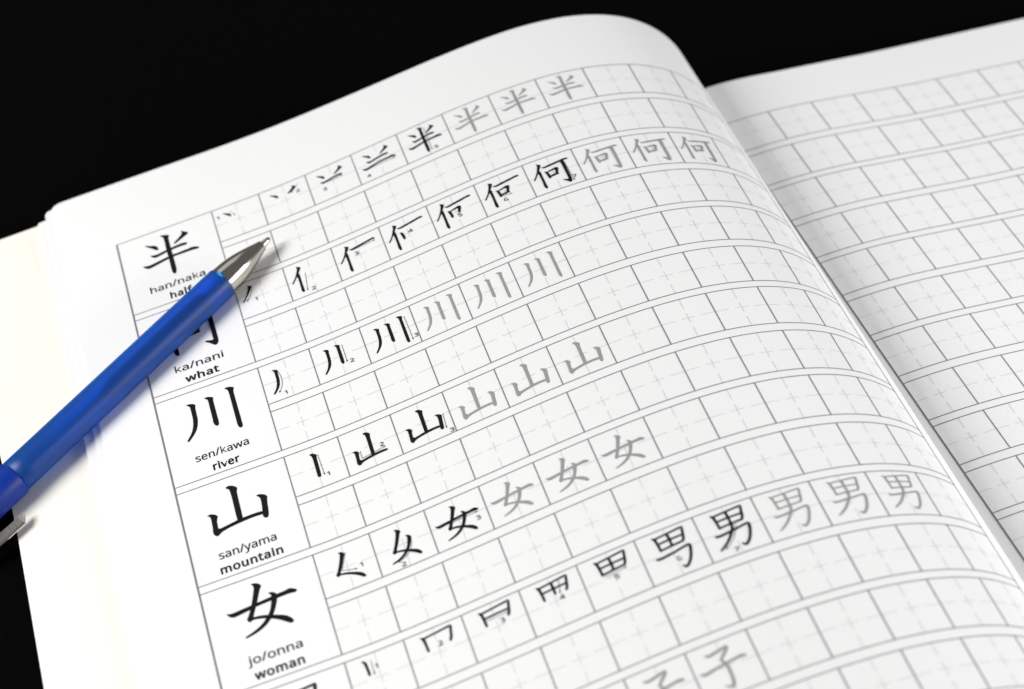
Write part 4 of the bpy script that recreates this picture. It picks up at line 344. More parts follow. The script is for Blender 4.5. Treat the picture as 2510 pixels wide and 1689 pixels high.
BIG = json.loads('''{"half":[[[-1.441,0.332],[-1.363,0.389],[-1.263,0.429],[-1.238,0.461],[-1.211,0.551],[-1.222,0.568],[-1.254,0.557],[-1.303,0.489],[-1.382,0.411]],[[-0.679,0.269],[-0.561,0.375],[-0.589,0.407],[-0.851,0.556],[-0.875,0.56],[-0.867,0.536],[-0.728,0.418],[-0.667,0.352],[-0.675,0.312]],[[-1.387,0.675],[-1.325,0.707],[-1.266,0.716],[-1.109,0.688],[-0.977,0.665],[-0.743,0.632],[-0.648,0.653],[-0.638,0.678],[-0.658,0.708],[-0.746,0.689],[-0.977,0.708],[-1.046,0.717],[-1.267,0.77],[-1.306,0.777],[-1.352,0.735]],[[-1.579,0.922],[-1.473,0.965],[-1.045,0.885],[-0.969,0.88],[-0.61,0.862],[-0.569,0.844],[-0.45,0.892],[-0.432,0.919],[-0.458,0.939],[-0.56,0.918],[-0.976,0.92],[-1.045,0.931],[-1.454,1.03],[-1.49,1.024],[-1.543,0.981]],[[-1.104,0.188],[-1.015,0.223],[-0.951,0.254],[-0.946,0.275],[-0.972,0.308],[-0.976,0.353],[-0.976,0.703],[-0.971,1.257],[-0.976,1.345],[-0.998,1.412],[-1.019,1.424],[-1.041,1.378],[-1.047,1.307],[-1.044,0.966],[-1.048,0.64],[-1.039,0.342],[-1.049,0.266],[-1.077,0.232]]],"river":[[[-1.424,0.311],[-1.369,0.308],[-1.303,0.341],[-1.275,0.371],[-1.292,0.422],[-1.297,0.504],[-1.3,0.737],[-1.316,0.839],[-1.348,0.956],[-1.406,1.059],[-1.535,1.208],[-1.555,1.204],[-1.548,1.18],[-1.467,1.072],[-1.411,0.958],[-1.378,0.831],[-1.361,0.684],[-1.361,0.483],[-1.361,0.387],[-1.373,0.353]],[[-1.071,0.293],[-1.03,0.287],[-0.956,0.32],[-0.93,0.351],[-0.946,0.393],[-0.948,0.488],[-0.946,1.001],[-0.958,1.051],[-0.982,1.066],[-1.01,1.025],[-1.025,0.962],[-1.019,0.909],[-1.016,0.555],[-1.015,0.364],[-1.034,0.33]],[[-0.677,0.223],[-0.617,0.219],[-0.536,0.257],[-0.524,0.286],[-0.548,0.34],[-0.551,0.417],[-0.548,1.2],[-0.549,1.276],[-0.56,1.303],[-0.584,1.303],[-0.603,1.282],[-0.615,1.221],[-0.615,1.101],[-0.612,0.443],[-0.615,0.312],[-0.633,0.262]]],"mountain":[[[-1.117,0.237],[-1.076,0.215],[-1.011,0.233],[-0.952,0.285],[-0.933,0.326],[-0.955,0.372],[-0.962,0.43],[-0.973,1.049],[-0.997,1.088],[-1.046,1.07],[-1.053,1.036],[-1.046,0.452],[-1.051,0.325],[-1.065,0.277]],[[-1.538,0.723],[-1.497,0.713],[-1.441,0.736],[-1.393,0.779],[-1.381,0.815],[-1.402,0.85],[-1.416,0.904],[-1.429,1.108],[-1.415,1.115],[-1.05,1.053],[-0.966,1.043],[-0.761,1.035],[-0.598,1.048],[-0.602,1.101],[-0.772,1.09],[-1.001,1.106],[-1.232,1.137],[-1.374,1.174],[-1.437,1.229],[-1.464,1.233],[-1.486,1.211],[-1.508,1.151],[-1.494,1.057],[-1.485,0.891],[-1.486,0.781],[-1.497,0.75]],[[-0.632,0.653],[-0.591,0.65],[-0.529,0.678],[-0.484,0.717],[-0.473,0.753],[-0.486,0.793],[-0.502,0.897],[-0.515,1.052],[-0.531,1.165],[-0.548,1.202],[-0.579,1.21],[-0.606,1.175],[-0.611,1.117],[-0.597,1.023],[-0.578,0.88],[-0.574,0.74],[-0.593,0.695]]],"woman":[[[-1.112,0.154],[-1.052,0.163],[-1.004,0.194],[-0.975,0.237],[-0.972,0.263],[-1.004,0.304],[-1.035,0.379],[-1.111,0.582],[-1.157,0.678],[-1.228,0.841],[-1.208,0.855],[-1.103,0.864],[-0.996,0.898],[-0.891,0.941],[-0.718,1.025],[-0.666,1.068],[-0.614,1.141],[-0.597,1.187],[-0.614,1.213],[-0.644,1.212],[-0.67,1.192],[-0.771,1.093],[-0.903,0.999],[-1.041,0.931],[-1.148,0.897],[-1.244,0.882],[-1.272,0.908],[-1.292,0.909],[-1.32,0.848],[-1.293,0.821],[-1.215,0.661],[-1.149,0.485],[-1.092,0.313],[-1.075,0.231],[-1.084,0.187]],[[-0.868,0.461],[-0.822,0.467],[-0.788,0.493],[-0.74,0.555],[-0.766,0.612],[-0.795,0.707],[-0.843,0.822],[-0.904,0.931],[-0.985,1.029],[-1.077,1.103],[-1.211,1.167],[-1.394,1.209],[-1.412,1.206],[-1.397,1.189],[-1.251,1.14],[-1.115,1.067],[-1.011,0.969],[-0.949,0.891],[-0.898,0.797],[-0.86,0.677],[-0.834,0.561],[-0.831,0.513],[-0.848,0.485]],[[-1.626,0.592],[-1.589,0.62],[-1.529,0.626],[-1.186,0.596],[-0.834,0.561],[-0.739,0.55],[-0.574,0.537],[-0.524,0.519],[-0.456,0.557],[-0.42,0.589],[-0.421,0.608],[-0.447,0.626],[-0.543,0.606],[-0.76,0.614],[-1.118,0.637],[-1.214,0.657],[-1.491,0.702],[-1.536,0.699],[-1.583,0.665]]],"what":[[[-1.344,0.237],[-1.243,0.297],[-1.237,0.324],[-1.278,0.389],[-1.316,0.467],[-1.397,0.596],[-1.578,0.852],[-1.603,0.857],[-1.587,0.829],[-1.46,0.648],[-1.39,0.501],[-1.331,0.336],[-1.33,0.281]],[[-1.348,0.536],[-1.33,0.558],[-1.326,0.609],[-1.331,1.057],[-1.323,1.279],[-1.332,1.317],[-1.353,1.33],[-1.372,1.301],[-1.397,1.228],[-1.384,1.09],[-1.378,0.801],[-1.393,0.61]],[[-1.232,0.428],[-1.143,0.448],[-1.071,0.43],[-0.679,0.379],[-0.461,0.348],[-0.409,0.367],[-0.397,0.391],[-0.431,0.406],[-0.538,0.404],[-0.655,0.429],[-1.088,0.482],[-1.14,0.486],[-1.21,0.462]],[[-1.203,0.652],[-1.137,0.678],[-1.125,0.715],[-1.1,0.886],[-1.103,0.946],[-1.13,0.975],[-1.149,0.958],[-1.156,0.906],[-1.178,0.724]],[[-1.146,0.679],[-0.976,0.644],[-0.874,0.61],[-0.833,0.612],[-0.78,0.65],[-0.814,0.726],[-0.853,0.853],[-0.892,0.882],[-0.909,0.861],[-0.881,0.741],[-0.883,0.673],[-0.936,0.671],[-1.12,0.699]],[[-1.107,0.883],[-0.915,0.853],[-0.846,0.869],[-0.83,0.895],[-0.874,0.903],[-1.089,0.928],[-1.105,0.926]],[[-0.66,0.395],[-0.608,0.389],[-0.553,0.422],[-0.55,0.486],[-0.557,1.229],[-0.56,1.312],[-0.589,1.37],[-0.624,1.39],[-0.651,1.359],[-0.709,1.289],[-0.783,1.228],[-0.775,1.207],[-0.686,1.245],[-0.647,1.252],[-0.627,1.243],[-0.624,1.196],[-0.625,0.56],[-0.635,0.469]]],"man":[[[-1.347,0.221],[-1.348,0.231],[-1.342,0.24],[-1.333,0.25],[-1.325,0.263],[-1.318,0.277],[-1.313,0.293],[-1.308,0.315],[-1.303,0.344],[-1.298,0.377],[-1.293,0.413],[-1.289,0.45],[-1.286,0.492],[-1.283,0.54],[-1.28,0.587],[-1.278,0.628],[-1.276,0.657],[-1.258,0.667],[-1.241,0.65],[-1.243,0.621],[-1.245,0.58],[-1.248,0.532],[-1.251,0.484],[-1.254,0.442],[-1.257,0.404],[-1.259,0.367],[-1.262,0.332],[-1.266,0.299],[-1.274,0.271],[-1.286,0.249],[-1.302,0.234],[-1.317,0.225],[-1.33,0.221],[-1.338,0.217]],[[-1.3,0.259],[-1.294,0.27],[-1.251,0.266],[-1.19,0.261],[-1.119,0.255],[-1.043,0.249],[-0.971,0.243],[-0.896,0.236],[-0.813,0.229],[-0.732,0.222],[-0.66,0.216],[-0.607,0.212],[-0.574,0.212],[-0.559,0.212],[-0.561,0.213],[-0.566,0.209],[-0.566,0.217],[-0.565,0.227],[-0.567,0.24],[-0.571,0.261],[-0.577,0.286],[-0.584,0.315],[-0.59,0.349],[-0.598,0.389],[-0.606,0.43],[-0.614,0.469],[-0.622,0.499],[-0.631,0.522],[-0.641,0.541],[-0.651,0.557],[-0.66,0.57],[-0.667,0.581],[-0.66,0.606],[-0.636,0.603],[-0.63,0.593],[-0.621,0.579],[-0.61,0.56],[-0.598,0.536],[-0.588,0.508],[-0.579,0.474],[-0.57,0.434],[-0.563,0.392],[-0.555,0.352],[-0.549,0.318],[-0.543,0.291],[-0.536,0.267],[-0.53,0.244],[-0.527,0.222],[-0.529,0.204],[-0.531,0.193],[-0.539,0.18],[-0.554,0.178],[-0.572,0.181],[-0.604,0.184],[-0.659,0.189],[-0.731,0.196],[-0.812,0.204],[-0.895,0.212],[-0.97,0.219],[-1.042,0.226],[-1.118,0.232],[-1.189,0.238],[-1.25,0.243],[-1.293,0.246]],[[-1.274,0.436],[-1.268,0.447],[-1.229,0.445],[-1.174,0.443],[-1.109,0.44],[-1.04,0.437],[-0.971,0.434],[-0.897,0.432],[-0.813,0.43],[-0.73,0.428],[-0.658,0.427],[-0.608,0.426],[-0.6,0.413],[-0.605,0.402],[-0.656,0.403],[-0.728,0.405],[-0.811,0.406],[-0.895,0.408],[-0.969,0.41],[-1.038,0.413],[-1.108,0.417],[-1.173,0.42],[-1.228,0.423],[-1.267,0.425]],[[-0.963,0.22],[-0.98,0.24],[-0.978,0.257],[-0.975,0.281],[-0.971,0.309],[-0.968,0.341],[-0.966,0.375],[-0.965,0.415],[-0.965,0.464],[-0.965,0.514],[-0.966,0.558],[-0.966,0.588],[-0.95,0.599],[-0.933,0.583],[-0.933,0.553],[-0.932,0.509],[-0.932,0.46],[-0.932,0.41],[-0.933,0.368],[-0.934,0.333],[-0.937,0.3],[-0.939,0.271],[-0.942,0.247],[-0.943,0.229]],[[-1.27,0.64],[-1.263,0.651],[-1.223,0.648],[-1.166,0.644],[-1.099,0.639],[-1.029,0.633],[-0.963,0.629],[-0.895,0.624],[-0.821,0.62],[-0.749,0.615],[-0.688,0.611],[-0.644,0.608],[-0.635,0.595],[-0.642,0.583],[-0.686,0.585],[-0.748,0.589],[-0.82,0.594],[-0.893,0.598],[-0.961,0.603],[-1.027,0.608],[-1.098,0.614],[-1.165,0.62],[-1.222,0.625],[-1.262,0.628]],[[-1.45,0.84],[-1.447,0.856],[-1.442,0.86],[-1.434,0.867],[-1.421,0.875],[-1.398,0.88],[-1.364,0.882],[-1.316,0.879],[-1.256,0.874],[-1.188,0.866],[-1.115,0.856],[-1.04,0.845],[-0.957,0.831],[-0.862,0.813],[-0.767,0.794],[-0.683,0.778],[-0.621,0.768],[-0.586,0.766],[-0.572,0.768],[-0.579,0.765],[-0.582,0.767],[-0.579,0.781],[-0.574,0.79],[-0.572,0.797],[-0.571,0.807],[-0.572,0.823],[-0.575,0.843],[-0.581,0.871],[-0.59,0.906],[-0.601,0.943],[-0.614,0.981],[-0.627,1.016],[-0.639,1.049],[-0.653,1.081],[-0.667,1.112],[-0.682,1.142],[-0.698,1.168],[-0.715,1.194],[-0.733,1.218],[-0.753,1.241],[-0.771,1.26],[-0.787,1.276],[-0.802,1.287],[-0.814,1.295],[-0.824,1.299],[-0.833,1.301],[-0.841,1.302],[-0.85,1.299],[-0.862,1.29],[-0.876,1.278],[-0.887,1.267],[-0.895,1.259],[-0.903,1.26],[-0.906,1.269],[-0.9,1.28],[-0.892,1.295],[-0.882,1.313],[-0.87,1.329],[-0.854,1.34],[-0.836,1.343],[-0.819,1.34],[-0.802,1.333],[-0.785,1.322],[-0.768,1.308],[-0.749,1.291],[-0.728,1.27],[-0.707,1.245],[-0.687,1.219],[-0.668,1.191],[-0.65,1.162],[-0.633,1.13],[-0.618,1.098],[-0.603,1.064],[-0.589,1.03],[-0.575,0.993],[-0.562,0.954],[-0.549,0.915],[-0.539,0.879],[-0.531,0.847],[-0.527,0.822],[-0.525,0.799],[-0.527,0.78],[-0.532,0.762],[-0.539,0.752],[-0.541,0.748],[-0.546,0.737],[-0.563,0.729],[-0.583,0.731],[-0.621,0.737],[-0.684,0.749],[-0.768,0.766],[-0.863,0.785],[-0.957,0.802],[-1.04,0.816],[-1.114,0.824],[-1.187,0.831],[-1.255,0.835],[-1.314,0.838],[-1.36,0.84],[-1.392,0.84],[-1.41,0.838],[-1.421,0.836],[-1.429,0.833],[-1.437,0.83]],[[-0.944,0.586],[-0.962,0.599],[-0.964,0.619],[-0.968,0.646],[-0.972,0.677],[-0.978,0.709],[-0.986,0.737],[-0.997,0.762],[-1.01,0.788],[-1.026,0.815],[-1.044,0.843],[-1.065,0.873],[-1.089,0.907],[-1.116,0.943],[-1.145,0.979],[-1.174,1.015],[-1.201,1.046],[-1.227,1.073],[-1.253,1.097],[-1.279,1.119],[-1.305,1.141],[-1.332,1.163],[-1.362,1.186],[-1.394,1.211],[-1.426,1.234],[-1.454,1.254],[-1.474,1.268],[-1.475,1.275],[-1.47,1.277],[-1.449,1.265],[-1.42,1.249],[-1.386,1.229],[-1.351,1.208],[-1.32,1.187],[-1.291,1.166],[-1.264,1.145],[-1.237,1.123],[-1.21,1.098],[-1.182,1.071],[-1.153,1.039],[-1.122,1.003],[-1.093,0.966],[-1.065,0.929],[-1.04,0.895],[-1.019,0.864],[-0.999,0.835],[-0.982,0.807],[-0.967,0.778],[-0.954,0.748],[-0.944,0.715],[-0.938,0.68],[-0.934,0.646],[-0.931,0.619],[-0.929,0.6]]]}''')

def fatten(loop, r):
    n = len(loop)
    out = []
    for i in range(n):
        a, b, c = loop[i-1], loop[i], loop[(i+1) % n]
        d1 = (b[0]-a[0], b[1]-a[1]); d2 = (c[0]-b[0], c[1]-b[1])
        l1 = math.hypot(*d1) or 1; l2 = math.hypot(*d2) or 1
        n1 = (d1[1]/l1, -d1[0]/l1); n2 = (d2[1]/l2, -d2[0]/l2)
        mx, my = n1[0]+n2[0], n1[1]+n2[1]
        ml = math.hypot(mx, my)
        if ml < 0.35:
            out.append((b[0]+n1[0]*r, b[1]+n1[1]*r)); out.append((b[0]+n2[0]*r, b[1]+n2[1]*r)); continue
        k = min(2 / (ml * ml), 1.8) * r
        out.append((b[0]+mx*k, b[1]+my*k))
    return out

def signed(loop):
    return sum(loop[i-1][0]*loop[i][1] - loop[i][0]*loop[i-1][1] for i in range(len(loop)))

def text_width(s, track):
    return sum(FONT[c][0] + track for c in s if c in FONT) - track

def set_text(pr, s, uc, vbase, target_w, height, h, mi, bold=0.0, track=0.0):
    tw = text_width(s, track)
    sx = target_w / tw
    x = uc - target_w / 2
    for c in s:
        adv, loops = FONT[c]
        if loops:
            big = max(loops, key=lambda l: abs(signed(l)))
            orient = 1 if signed(big) > 0 else -1
            for part in ([loops] if c not in 'ij' else [[l] for l in loops]):
                ls = []
                for l in part:
                    q = [tuple(p) for p in l]
                    if orient < 0:
                        q = q[::-1]
                    if bold and (c != 'k' or bold > 10):
                        q = fatten(q, bold)
                    ls.append([(x + p[0]*sx, vbase - p[1]*height/1000.0) for p in q])
                pr.poly(ls, h, mi, 0.3)
        x += (adv + track) * sx

def stroke(pr, pts, u0, v0, h, mi, fat=0.006):
    q = smooth_loop(pts)
    if signed(q) < 0:
        q = q[::-1]
    pr.poly([[(p[0]+u0, p[1]+v0) for p in fatten(q, fat)]], h, mi)

BENT = {('woman', 0): ((5, 9, 13), (0.045, -0.05)), ('mountain', 1): ((5, 8, 11), (0.045, -0.05))}
CURVED = {('river', 0), ('woman', 1), ('man', 6), ('what', 0), ('what', 6)}
NO_ARROW = {('man', 1), ('man', 5), ('what', 4), ('what', 3)}

def arrow(pr, pts, u0, v0, key, k):
    """The thin guide arrow that runs beside the newest stroke."""
    if (key, k) in NO_ARROW:
        return
    head = pts[0]
    end = max(pts, key=lambda p: (p[0]-head[0])**2 + (p[1]-head[1])**2)
    horiz = abs(end[0]-head[0]) > abs(end[1]-head[1])
    off = (0.0, 0.06) if horiz else (0.078, 0.0)
    if not horiz and (key, k) not in CURVED:
        head = (head[0] + 0.058, head[1])
    if (key, k) in BENT:
        ids, off = BENT[(key, k)]
        q = [(pts[i][0] + u0 + off[0], pts[i][1] + v0 + off[1]) for i in ids]
    else:
        c = ((head[0]+end[0])/2, (head[1]+end[1])/2)
        if (key, k) in CURVED:
            dd = (end[0]-head[0], end[1]-head[1])
            L2 = dd[0]**2 + dd[1]**2
            near = [p for p in pts if 0.35 < ((p[0]-head[0])*dd[0] + (p[1]-head[1])*dd[1]) / L2 < 0.75]
            if near:
                m = (sum(p[0] for p in near)/len(near), sum(p[1] for p in near)/len(near))
                c = (2*m[0] - c[0], 2*m[1] - c[1])
        q = []
        for i in range(9):
            t = 0.08 + 0.84 * i / 8
            q.append((u0 + off[0] + (1-t)**2*head[0] + 2*t*(1-t)*c[0] + t*t*end[0], v0 + off[1] + (1-t)**2*head[1] + 2*t*(1-t)*c[1] + t*t*end[1]))
    pr.path(q, 0.008, H_MARK + 0.006, NUM)
    dx, dy = q[-1][0]-q[-2][0], q[-1][1]-q[-2][1]
    l = math.hypot(dx, dy) or 1
    dx, dy = dx/l, dy/l
    e = q[-1]
    pr.poly([[(e[0]+dx*0.05, e[1]+dy*0.05), (e[0]-dy*0.016, e[1]+dx*0.016), (e[0]+dy*0.016, e[1]-dx*0.016)]], H_MARK + 0.0065, NUM)

def practice_row(pr, r, cols):
    v0, v1 = vrow(r), vrow(r, 1)
    pr.line(0, v0, cols, v0, 0.020, H_ROW, LINE)
    pr.line(0, v1, cols, v1, 0.020, H_ROW, LINE)
    for k in range(1, cols):
        pr.line(k, v0, k, v1, 0.021, H_COL, LINE)
    for k in range(cols):
        for a, b in ((0.015, 0.26), (0.375, 0.625), (0.74, 0.985)):
            pr.line(k + a, v0 + 0.5, k + b, v0 + 0.5, 0.0115, H_DASH, DASH)
            pr.line(k + 0.5, v0 + a, k + 0.5, v0 + b, 0.0115, H_DASH - 0.0006, DASH)

# ------------------------------------------------------------------ the black tabletop
bm = bmesh.new()
bmesh.ops.create_cube(bm, size=1)
bmesh.ops.scale(bm, vec=(2.6, 2.6, 0.03), verts=bm.verts)
bmesh.ops.translate(bm, vec=(0.1, 0.25, -0.015), verts=bm.verts)
bmesh.ops.bevel(bm, geom=bm.edges[:], offset=0.003, segments=2, affect='EDGES')
t = link('table', bm, M_TABLE, smooth=False)
t['kind'] = 'structure'
t['label'] = 'plain black tabletop under the open workbook'

# ------------------------------------------------------------------ the open workbook
book = thing('workbook', 'open white kanji practice workbook with a blue pen lying across its arched page', 'workbook', (0.13, -0.1, 0.0))

# arched page, printed
V_BOT = vrow(15, 1) + 1.35
TOPU = [-5, -3.1, -0.7, 2, 4.7, 7, 8.4, 10, 14]
TOPV = [-1.95, -1.94, -1.915, -1.88, -1.76, -1.79, -1.87, -1.86, -1.80]

def top_v(u):
    return float(np.mean([np.interp(u + d, TOPU, TOPV) for d in (-1.2, -0.8, -0.4, 0, 0.4, 0.8, 1.2)]))

def left_edge(u_l, v_off, corner, skew=0.015):
    def f(u, v):
        k = max(0.0, 1 - (u - u_l) / 1.0)
        if v < 0:
            vt = top_v(u) + v_off
            v = v / 1.9 * abs(vt) if vt < 0 else v
        du = u - u_l
        if du < corner:                           # soft rounded corner at the top left
            vt = top_v(u) + v_off
            lim = vt + corner - math.sqrt(max(corner**2 - (corner - du)**2, 0)) * 1.0
            if v < lim:
                v = lim
        return u + skew * max(v, -2) * k, v
    return f

def lin(a, b, n):
    return [a + (b - a) * i / (n - 1) for i in range(n)]

def v_samples(n=44):
    return lin(-1.9, -1.4, 6) + lin(-1.2, V_BOT, n)

def us_left(u_l, step):
    base = [u_l, u_l + 0.04, u_l + 0.1, u_l + 0.2]
    n = int((U_END - u_l - 0.3) / step)
    base += lin(u_l + 0.3, U_END, n)
    return lambda v: base

bm = bmesh.new()
sheet(bm, surf_left, us_left(-3.12, 0.07), v_samples(), 0.0, 0.009, left_edge(-3.12, 0.0, 0.22))
pr = Printer(bm, surf_left)
for r in range(16):
    practice_row(pr, r, 11)
for b in range(8):
    va, vb = vrow(2*b), vrow(2*b + 1, 1)
    pr.line(-LW, va, 0, va, 0.020, H_ROW, LINE)
    pr.line(-LW, vb, 0, vb, 0.020, H_ROW, LINE)
    pr.line(0, va, 0, vb, 0.021, H_COL, LINE)
vtop, vend = vrow(0) - 0.01, vrow(15, 1) + 0.01
pr.line(-LW, vtop, -LW, vend, 0.034, H_COL + 0.0005, LINE)
pr.line(11, vtop, 11, vend, 0.021, H_COL + 0.0005, LINE)

ROWS = [('half', 5, 3), ('what', 7, 3), ('river', 3, 3), ('mountain', 3, 3), ('woman', 3, 3), ('man', 7, 3), ('child', 3, 3)]
NUMS = {0: [[0.10, 0.27], [0.77, 0.36], [0.29, 0.65], [0.2, 0.83], [0.65, 0.85]],
        1: [[0.36, 0.56], [0.45, 0.86], [0.44, 0.43], [0.55, 0.46], [0.54, 0.63], [0.45, 0.73], [0.83, 0.78]],
        2: [[0.38, 0.85], [0.69, 0.71], [0.945, 0.77]], 3: [[0.67, 0.74], [0.70, 0.57], [0.935, 0.92]],
        4: [[0.74, 0.57], [0.40, 0.91], [0.82, 0.62]],
        5: [[0.48, 0.28], [0.55, 0.34], [0.6, 0.41], [0.61, 0.46], [0.53, 0.52], [0.54, 0.66], [0.43, 0.89]], 6: []}
for b, (key, nblack, ngrey) in enumerate(ROWS):
    v0 = vrow(2*b)
    st = MED[key]
    for k in range(nblack + ngrey):
        grey = k >= nblack
        use = len(st) if grey else k + 1
        for i in range(use):
            stroke(pr, st[i], k, v0, H_MARK + 0.0006 * i, TRACE if grey else INK, 0.006 if grey else 0.011 if key == 'man' else 0.0085)
        if not grey:
            arrow(pr, st[k], k, v0, key, k)
            if k < len(NUMS[b]):
                nu, nv = NUMS[b][k]
                set_text(pr, str(k + 1), k + nu, v0 + nv + 0.055, 0.09, 0.158, H_MARK + 0.008, NUM, bold=6)
    if key in BIG:
        for i, s_ in enumerate(BIG[key]):
            stroke(pr, s_, 0, v0, H_MARK + 0.0006 * i, INK, 0.011)
WORDS = [('han/naka', 1.15, 'half', 0.44), ('ka/nani', 0.98, 'what', 0.64), ('sen/kawa', 1.014, 'river', 0.50),
         ('san/yama', 1.042, 'mountain', 1.124), ('jo/onna', 0.93, 'woman', 0.842)]
for b, (ro, wr, en, we) in enumerate(WORDS):
    v0 = vrow(2*b)
    set_text(pr, ro, -1.005, v0 + 1.77, wr, 0.300, H_MARK, INK, bold=9)
    set_text(pr, en, -1.0, v0 + 2.095, we, 0.300, H_MARK, INK, bold=25, track=40)
page_l = link('page', bm, PAGE_MATS, book)
page_l['label'] = 'arched page printed with rows of black and grey kanji'

# loose leaves fanned out below it
for k, (ul, vo) in enumerate([(-3.26, 0.10), (-3.46, 0.33), (-3.40, 0.37)]):
    bm = bmesh.new()
    sheet(bm, surf_left, us_left(ul, 0.16), v_samples(24), -0.026 - 0.030 * k, 0.012, left_edge(ul, vo, (0.12, 0.07, 0.05)[k]))
    link('under_page', bm, M_PAPER, book)

# cream inside of the soft front cover
bm = bmesh.new()
COVER_L = -4.84
def cover_us(v):
    return lin(COVER_L - 0.025 + (0.05 if v < 6.4 else 0.0145) * (v - 6.4), U_END - 0.1, 60)
sheet(bm, surf_left, cover_us, lin(-1.62, V_BOT - 0.1, 30), -0.13, 0.028)
cov = link('front_cover', bm, M_COVER, book)
cov['label'] = 'cream inside of the soft front cover'

# flat page on the right, printed
RCOLS = 13
bm = bmesh.new()
RT_U = [-1, 0.4, 1.7, 4.8, 7.9, 15]
RT_V = [-1.30, -1.31, -1.25, -1.37, -1.45, -1.50]
R_OUT = RCOLS + 1.1
def right_us(v):
    a = right_inner(max(v, -1.9))
    return [a + (R_OUT - a) * (i / 70) ** 1.5 for i in range(71)]
def right_edge(u, v):
    if v < 0:
        v = v / 1.3 * abs(float(np.interp(u, RT_U, RT_V)))
    return u, v
RVS = lin(-1.3, 0, 6)[:-1] + lin(0, V_BOT, 40)
sheet(bm, surf_right, right_us, RVS, 0.0, 0.009, right_edge)
pr = Printer(bm, surf_right)
for r in range(16):
    practice_row(pr, r, RCOLS)
pr.line(0, vtop, 0, vend, 0.034, H_COL + 0.0005, LINE)
pr.line(RCOLS, vtop, RCOLS, vend, 0.021, H_COL + 0.0005, LINE)
page_r = link('page', bm, PAGE_MATS, book)
page_r['label'] = 'flat page of empty practice squares'

# the thick block of pages under it
bm = bmesh.new()
def block_us(v):
    a = right_inner(max(v, -1.9)) + 0.02
    return [a + (R_OUT - 0.03 - a) * (i / 30) ** 1.4 for i in range(31)]
vs = lin(-1.24, V_BOT - 0.05, 30)
top, bot = [], []
for v in vs:
    rt, rb = [], []
    for u in block_us(v):
        uu, vv = right_edge(u, v)
        p3 = point(surf_right, uu, vv, -0.03)
        rt.append(bm.verts.new(p3))
        rb.append(bm.verts.new((p3.x, p3.y, 0.05 * U)))
    top.append(rt); bot.append(rb)
for j in range(len(vs) - 1):
    for i in range(30):
        bm.faces.new((top[j][i], top[j+1][i], top[j+1][i+1], top[j][i+1]))
        bm.faces.new((bot[j][i], bot[j][i+1], bot[j+1][i+1], bot[j+1][i]))
def wall(a, b):
    for i in range(len(a) - 1):
        bm.faces.new((a[i], a[i+1], b[i+1], b[i]))
wall(top[0], bot[0]); wall(top[-1][::-1], bot[-1][::-1])
wall([r[0] for r in top][::-1], [r[0] for r in bot][::-1]); wall([r[-1] for r in top], [r[-1] for r in bot])
link('page_block', bm, M_EDGE, book, smooth=False)

bm = bmesh.new()
c00 = surf_right(right_inner(-1.3), -1.3); c10 = surf_right(R_OUT, -1.3)
c11 = surf_right(R_OUT, V_BOT); c01 = surf_right(right_inner(V_BOT), V_BOT)
lo = [bm.verts.new((c[0]*U, c[1]*U, 0.006*U)) for c in (c00, c01, c11, c10)]
hi = [bm.verts.new((c[0]*U, c[1]*U, 0.044*U)) for c in (c00, c01, c11, c10)]
bm.faces.new(lo[::-1]); bm.faces.new(hi)
for i in range(4):
    bm.faces.new((lo[i], lo[(i+1) % 4], hi[(i+1) % 4], hi[i]))
link('back_cover', bm, M_CARD, book, smooth=False)

# ------------------------------------------------------------------ the ballpoint pen
TIP = Vector((0.889 - 0.001, -1.776, 0.531 + 0.012 + ZT)) * U
AX = Vector((-5.587, -3.823, -1.216)).normalized()
NRM = Vector((-math.sin(0.2143), 0, math.cos(0.2143)))
NRM = (NRM - AX * NRM.dot(AX)).normalized()      # away from the page
SIDE = AX.cross(NRM).normalized()
if SIDE.x < 0:
    SIDE = -SIDE                                  # towards the lower right of the page
pen = thing('ballpoint_pen', 'translucent blue ballpoint pen with a metal nose lying across the kanji page', 'pen', TIP + AX * 0.05)

def pen_point(s, a, r):
    return TIP + AX * (s * U) + (NRM * math.cos(a) + SIDE * math.sin(a)) * (r * U)

def lathe(prof, n=64, close0=True, close1=True):
    bm = bmesh.new()
    rings = []
    for s, r in prof:
        rings.append([bm.verts.new(pen_point(s, 2*math.pi*i/n, r)) for i in range(n)])
    for a, b in zip(rings[:-1], rings[1:]):
        for i in range(n):
            bm.faces.new((a[i], a[(i+1) % n], b[(i+1) % n], b[i]))
    if close0:
        bm.faces.new(rings[0][::-1])
    if close1:
        bm.faces.new(rings[-1])
    bmesh.ops.recalc_face_normals(bm, faces=bm.faces[:])
    return bm

def smooth_prof(pts, k=4):
    out = []
    for i in range(len(pts) - 1):
        p0 = pts[max(i-1, 0)]; p1 = pts[i]; p2 = pts[i+1]; p3 = pts[min(i+2, len(pts)-1)]
        for j in range(k):
            t = j / k
            out.append(tuple(0.5*((2*p1[m]) + (-p0[m]+p2[m])*t + (2*p0[m]-5*p1[m]+4*p2[m]-p3[m])*t*t + (-p0[m]+3*p1[m]-3*p2[m]+p3[m])*t**3) for m in (0, 1)))
    out.append(pts[-1])
    return out

# writing tip
tip_bm = lathe(smooth_prof([(0.0, 0.020), (0.012, 0.038), (0.05, 0.052), (0.12, 0.065), (0.235, 0.084)]))
# nose cone
nose = link('nose_cone', lathe([(0.218, 0.060), (0.220, 0.096)] + smooth_prof([(0.224, 0.102), (0.36, 0.138), (0.51, 0.182), (0.75, 0.242), (0.975, 0.283), (1.2, 0.302), (1.40, 0.306)]) + [(1.42, 0.285)]), M_METAL, pen)
link('writing_tip', tip_bm, M_BRASS, nose)
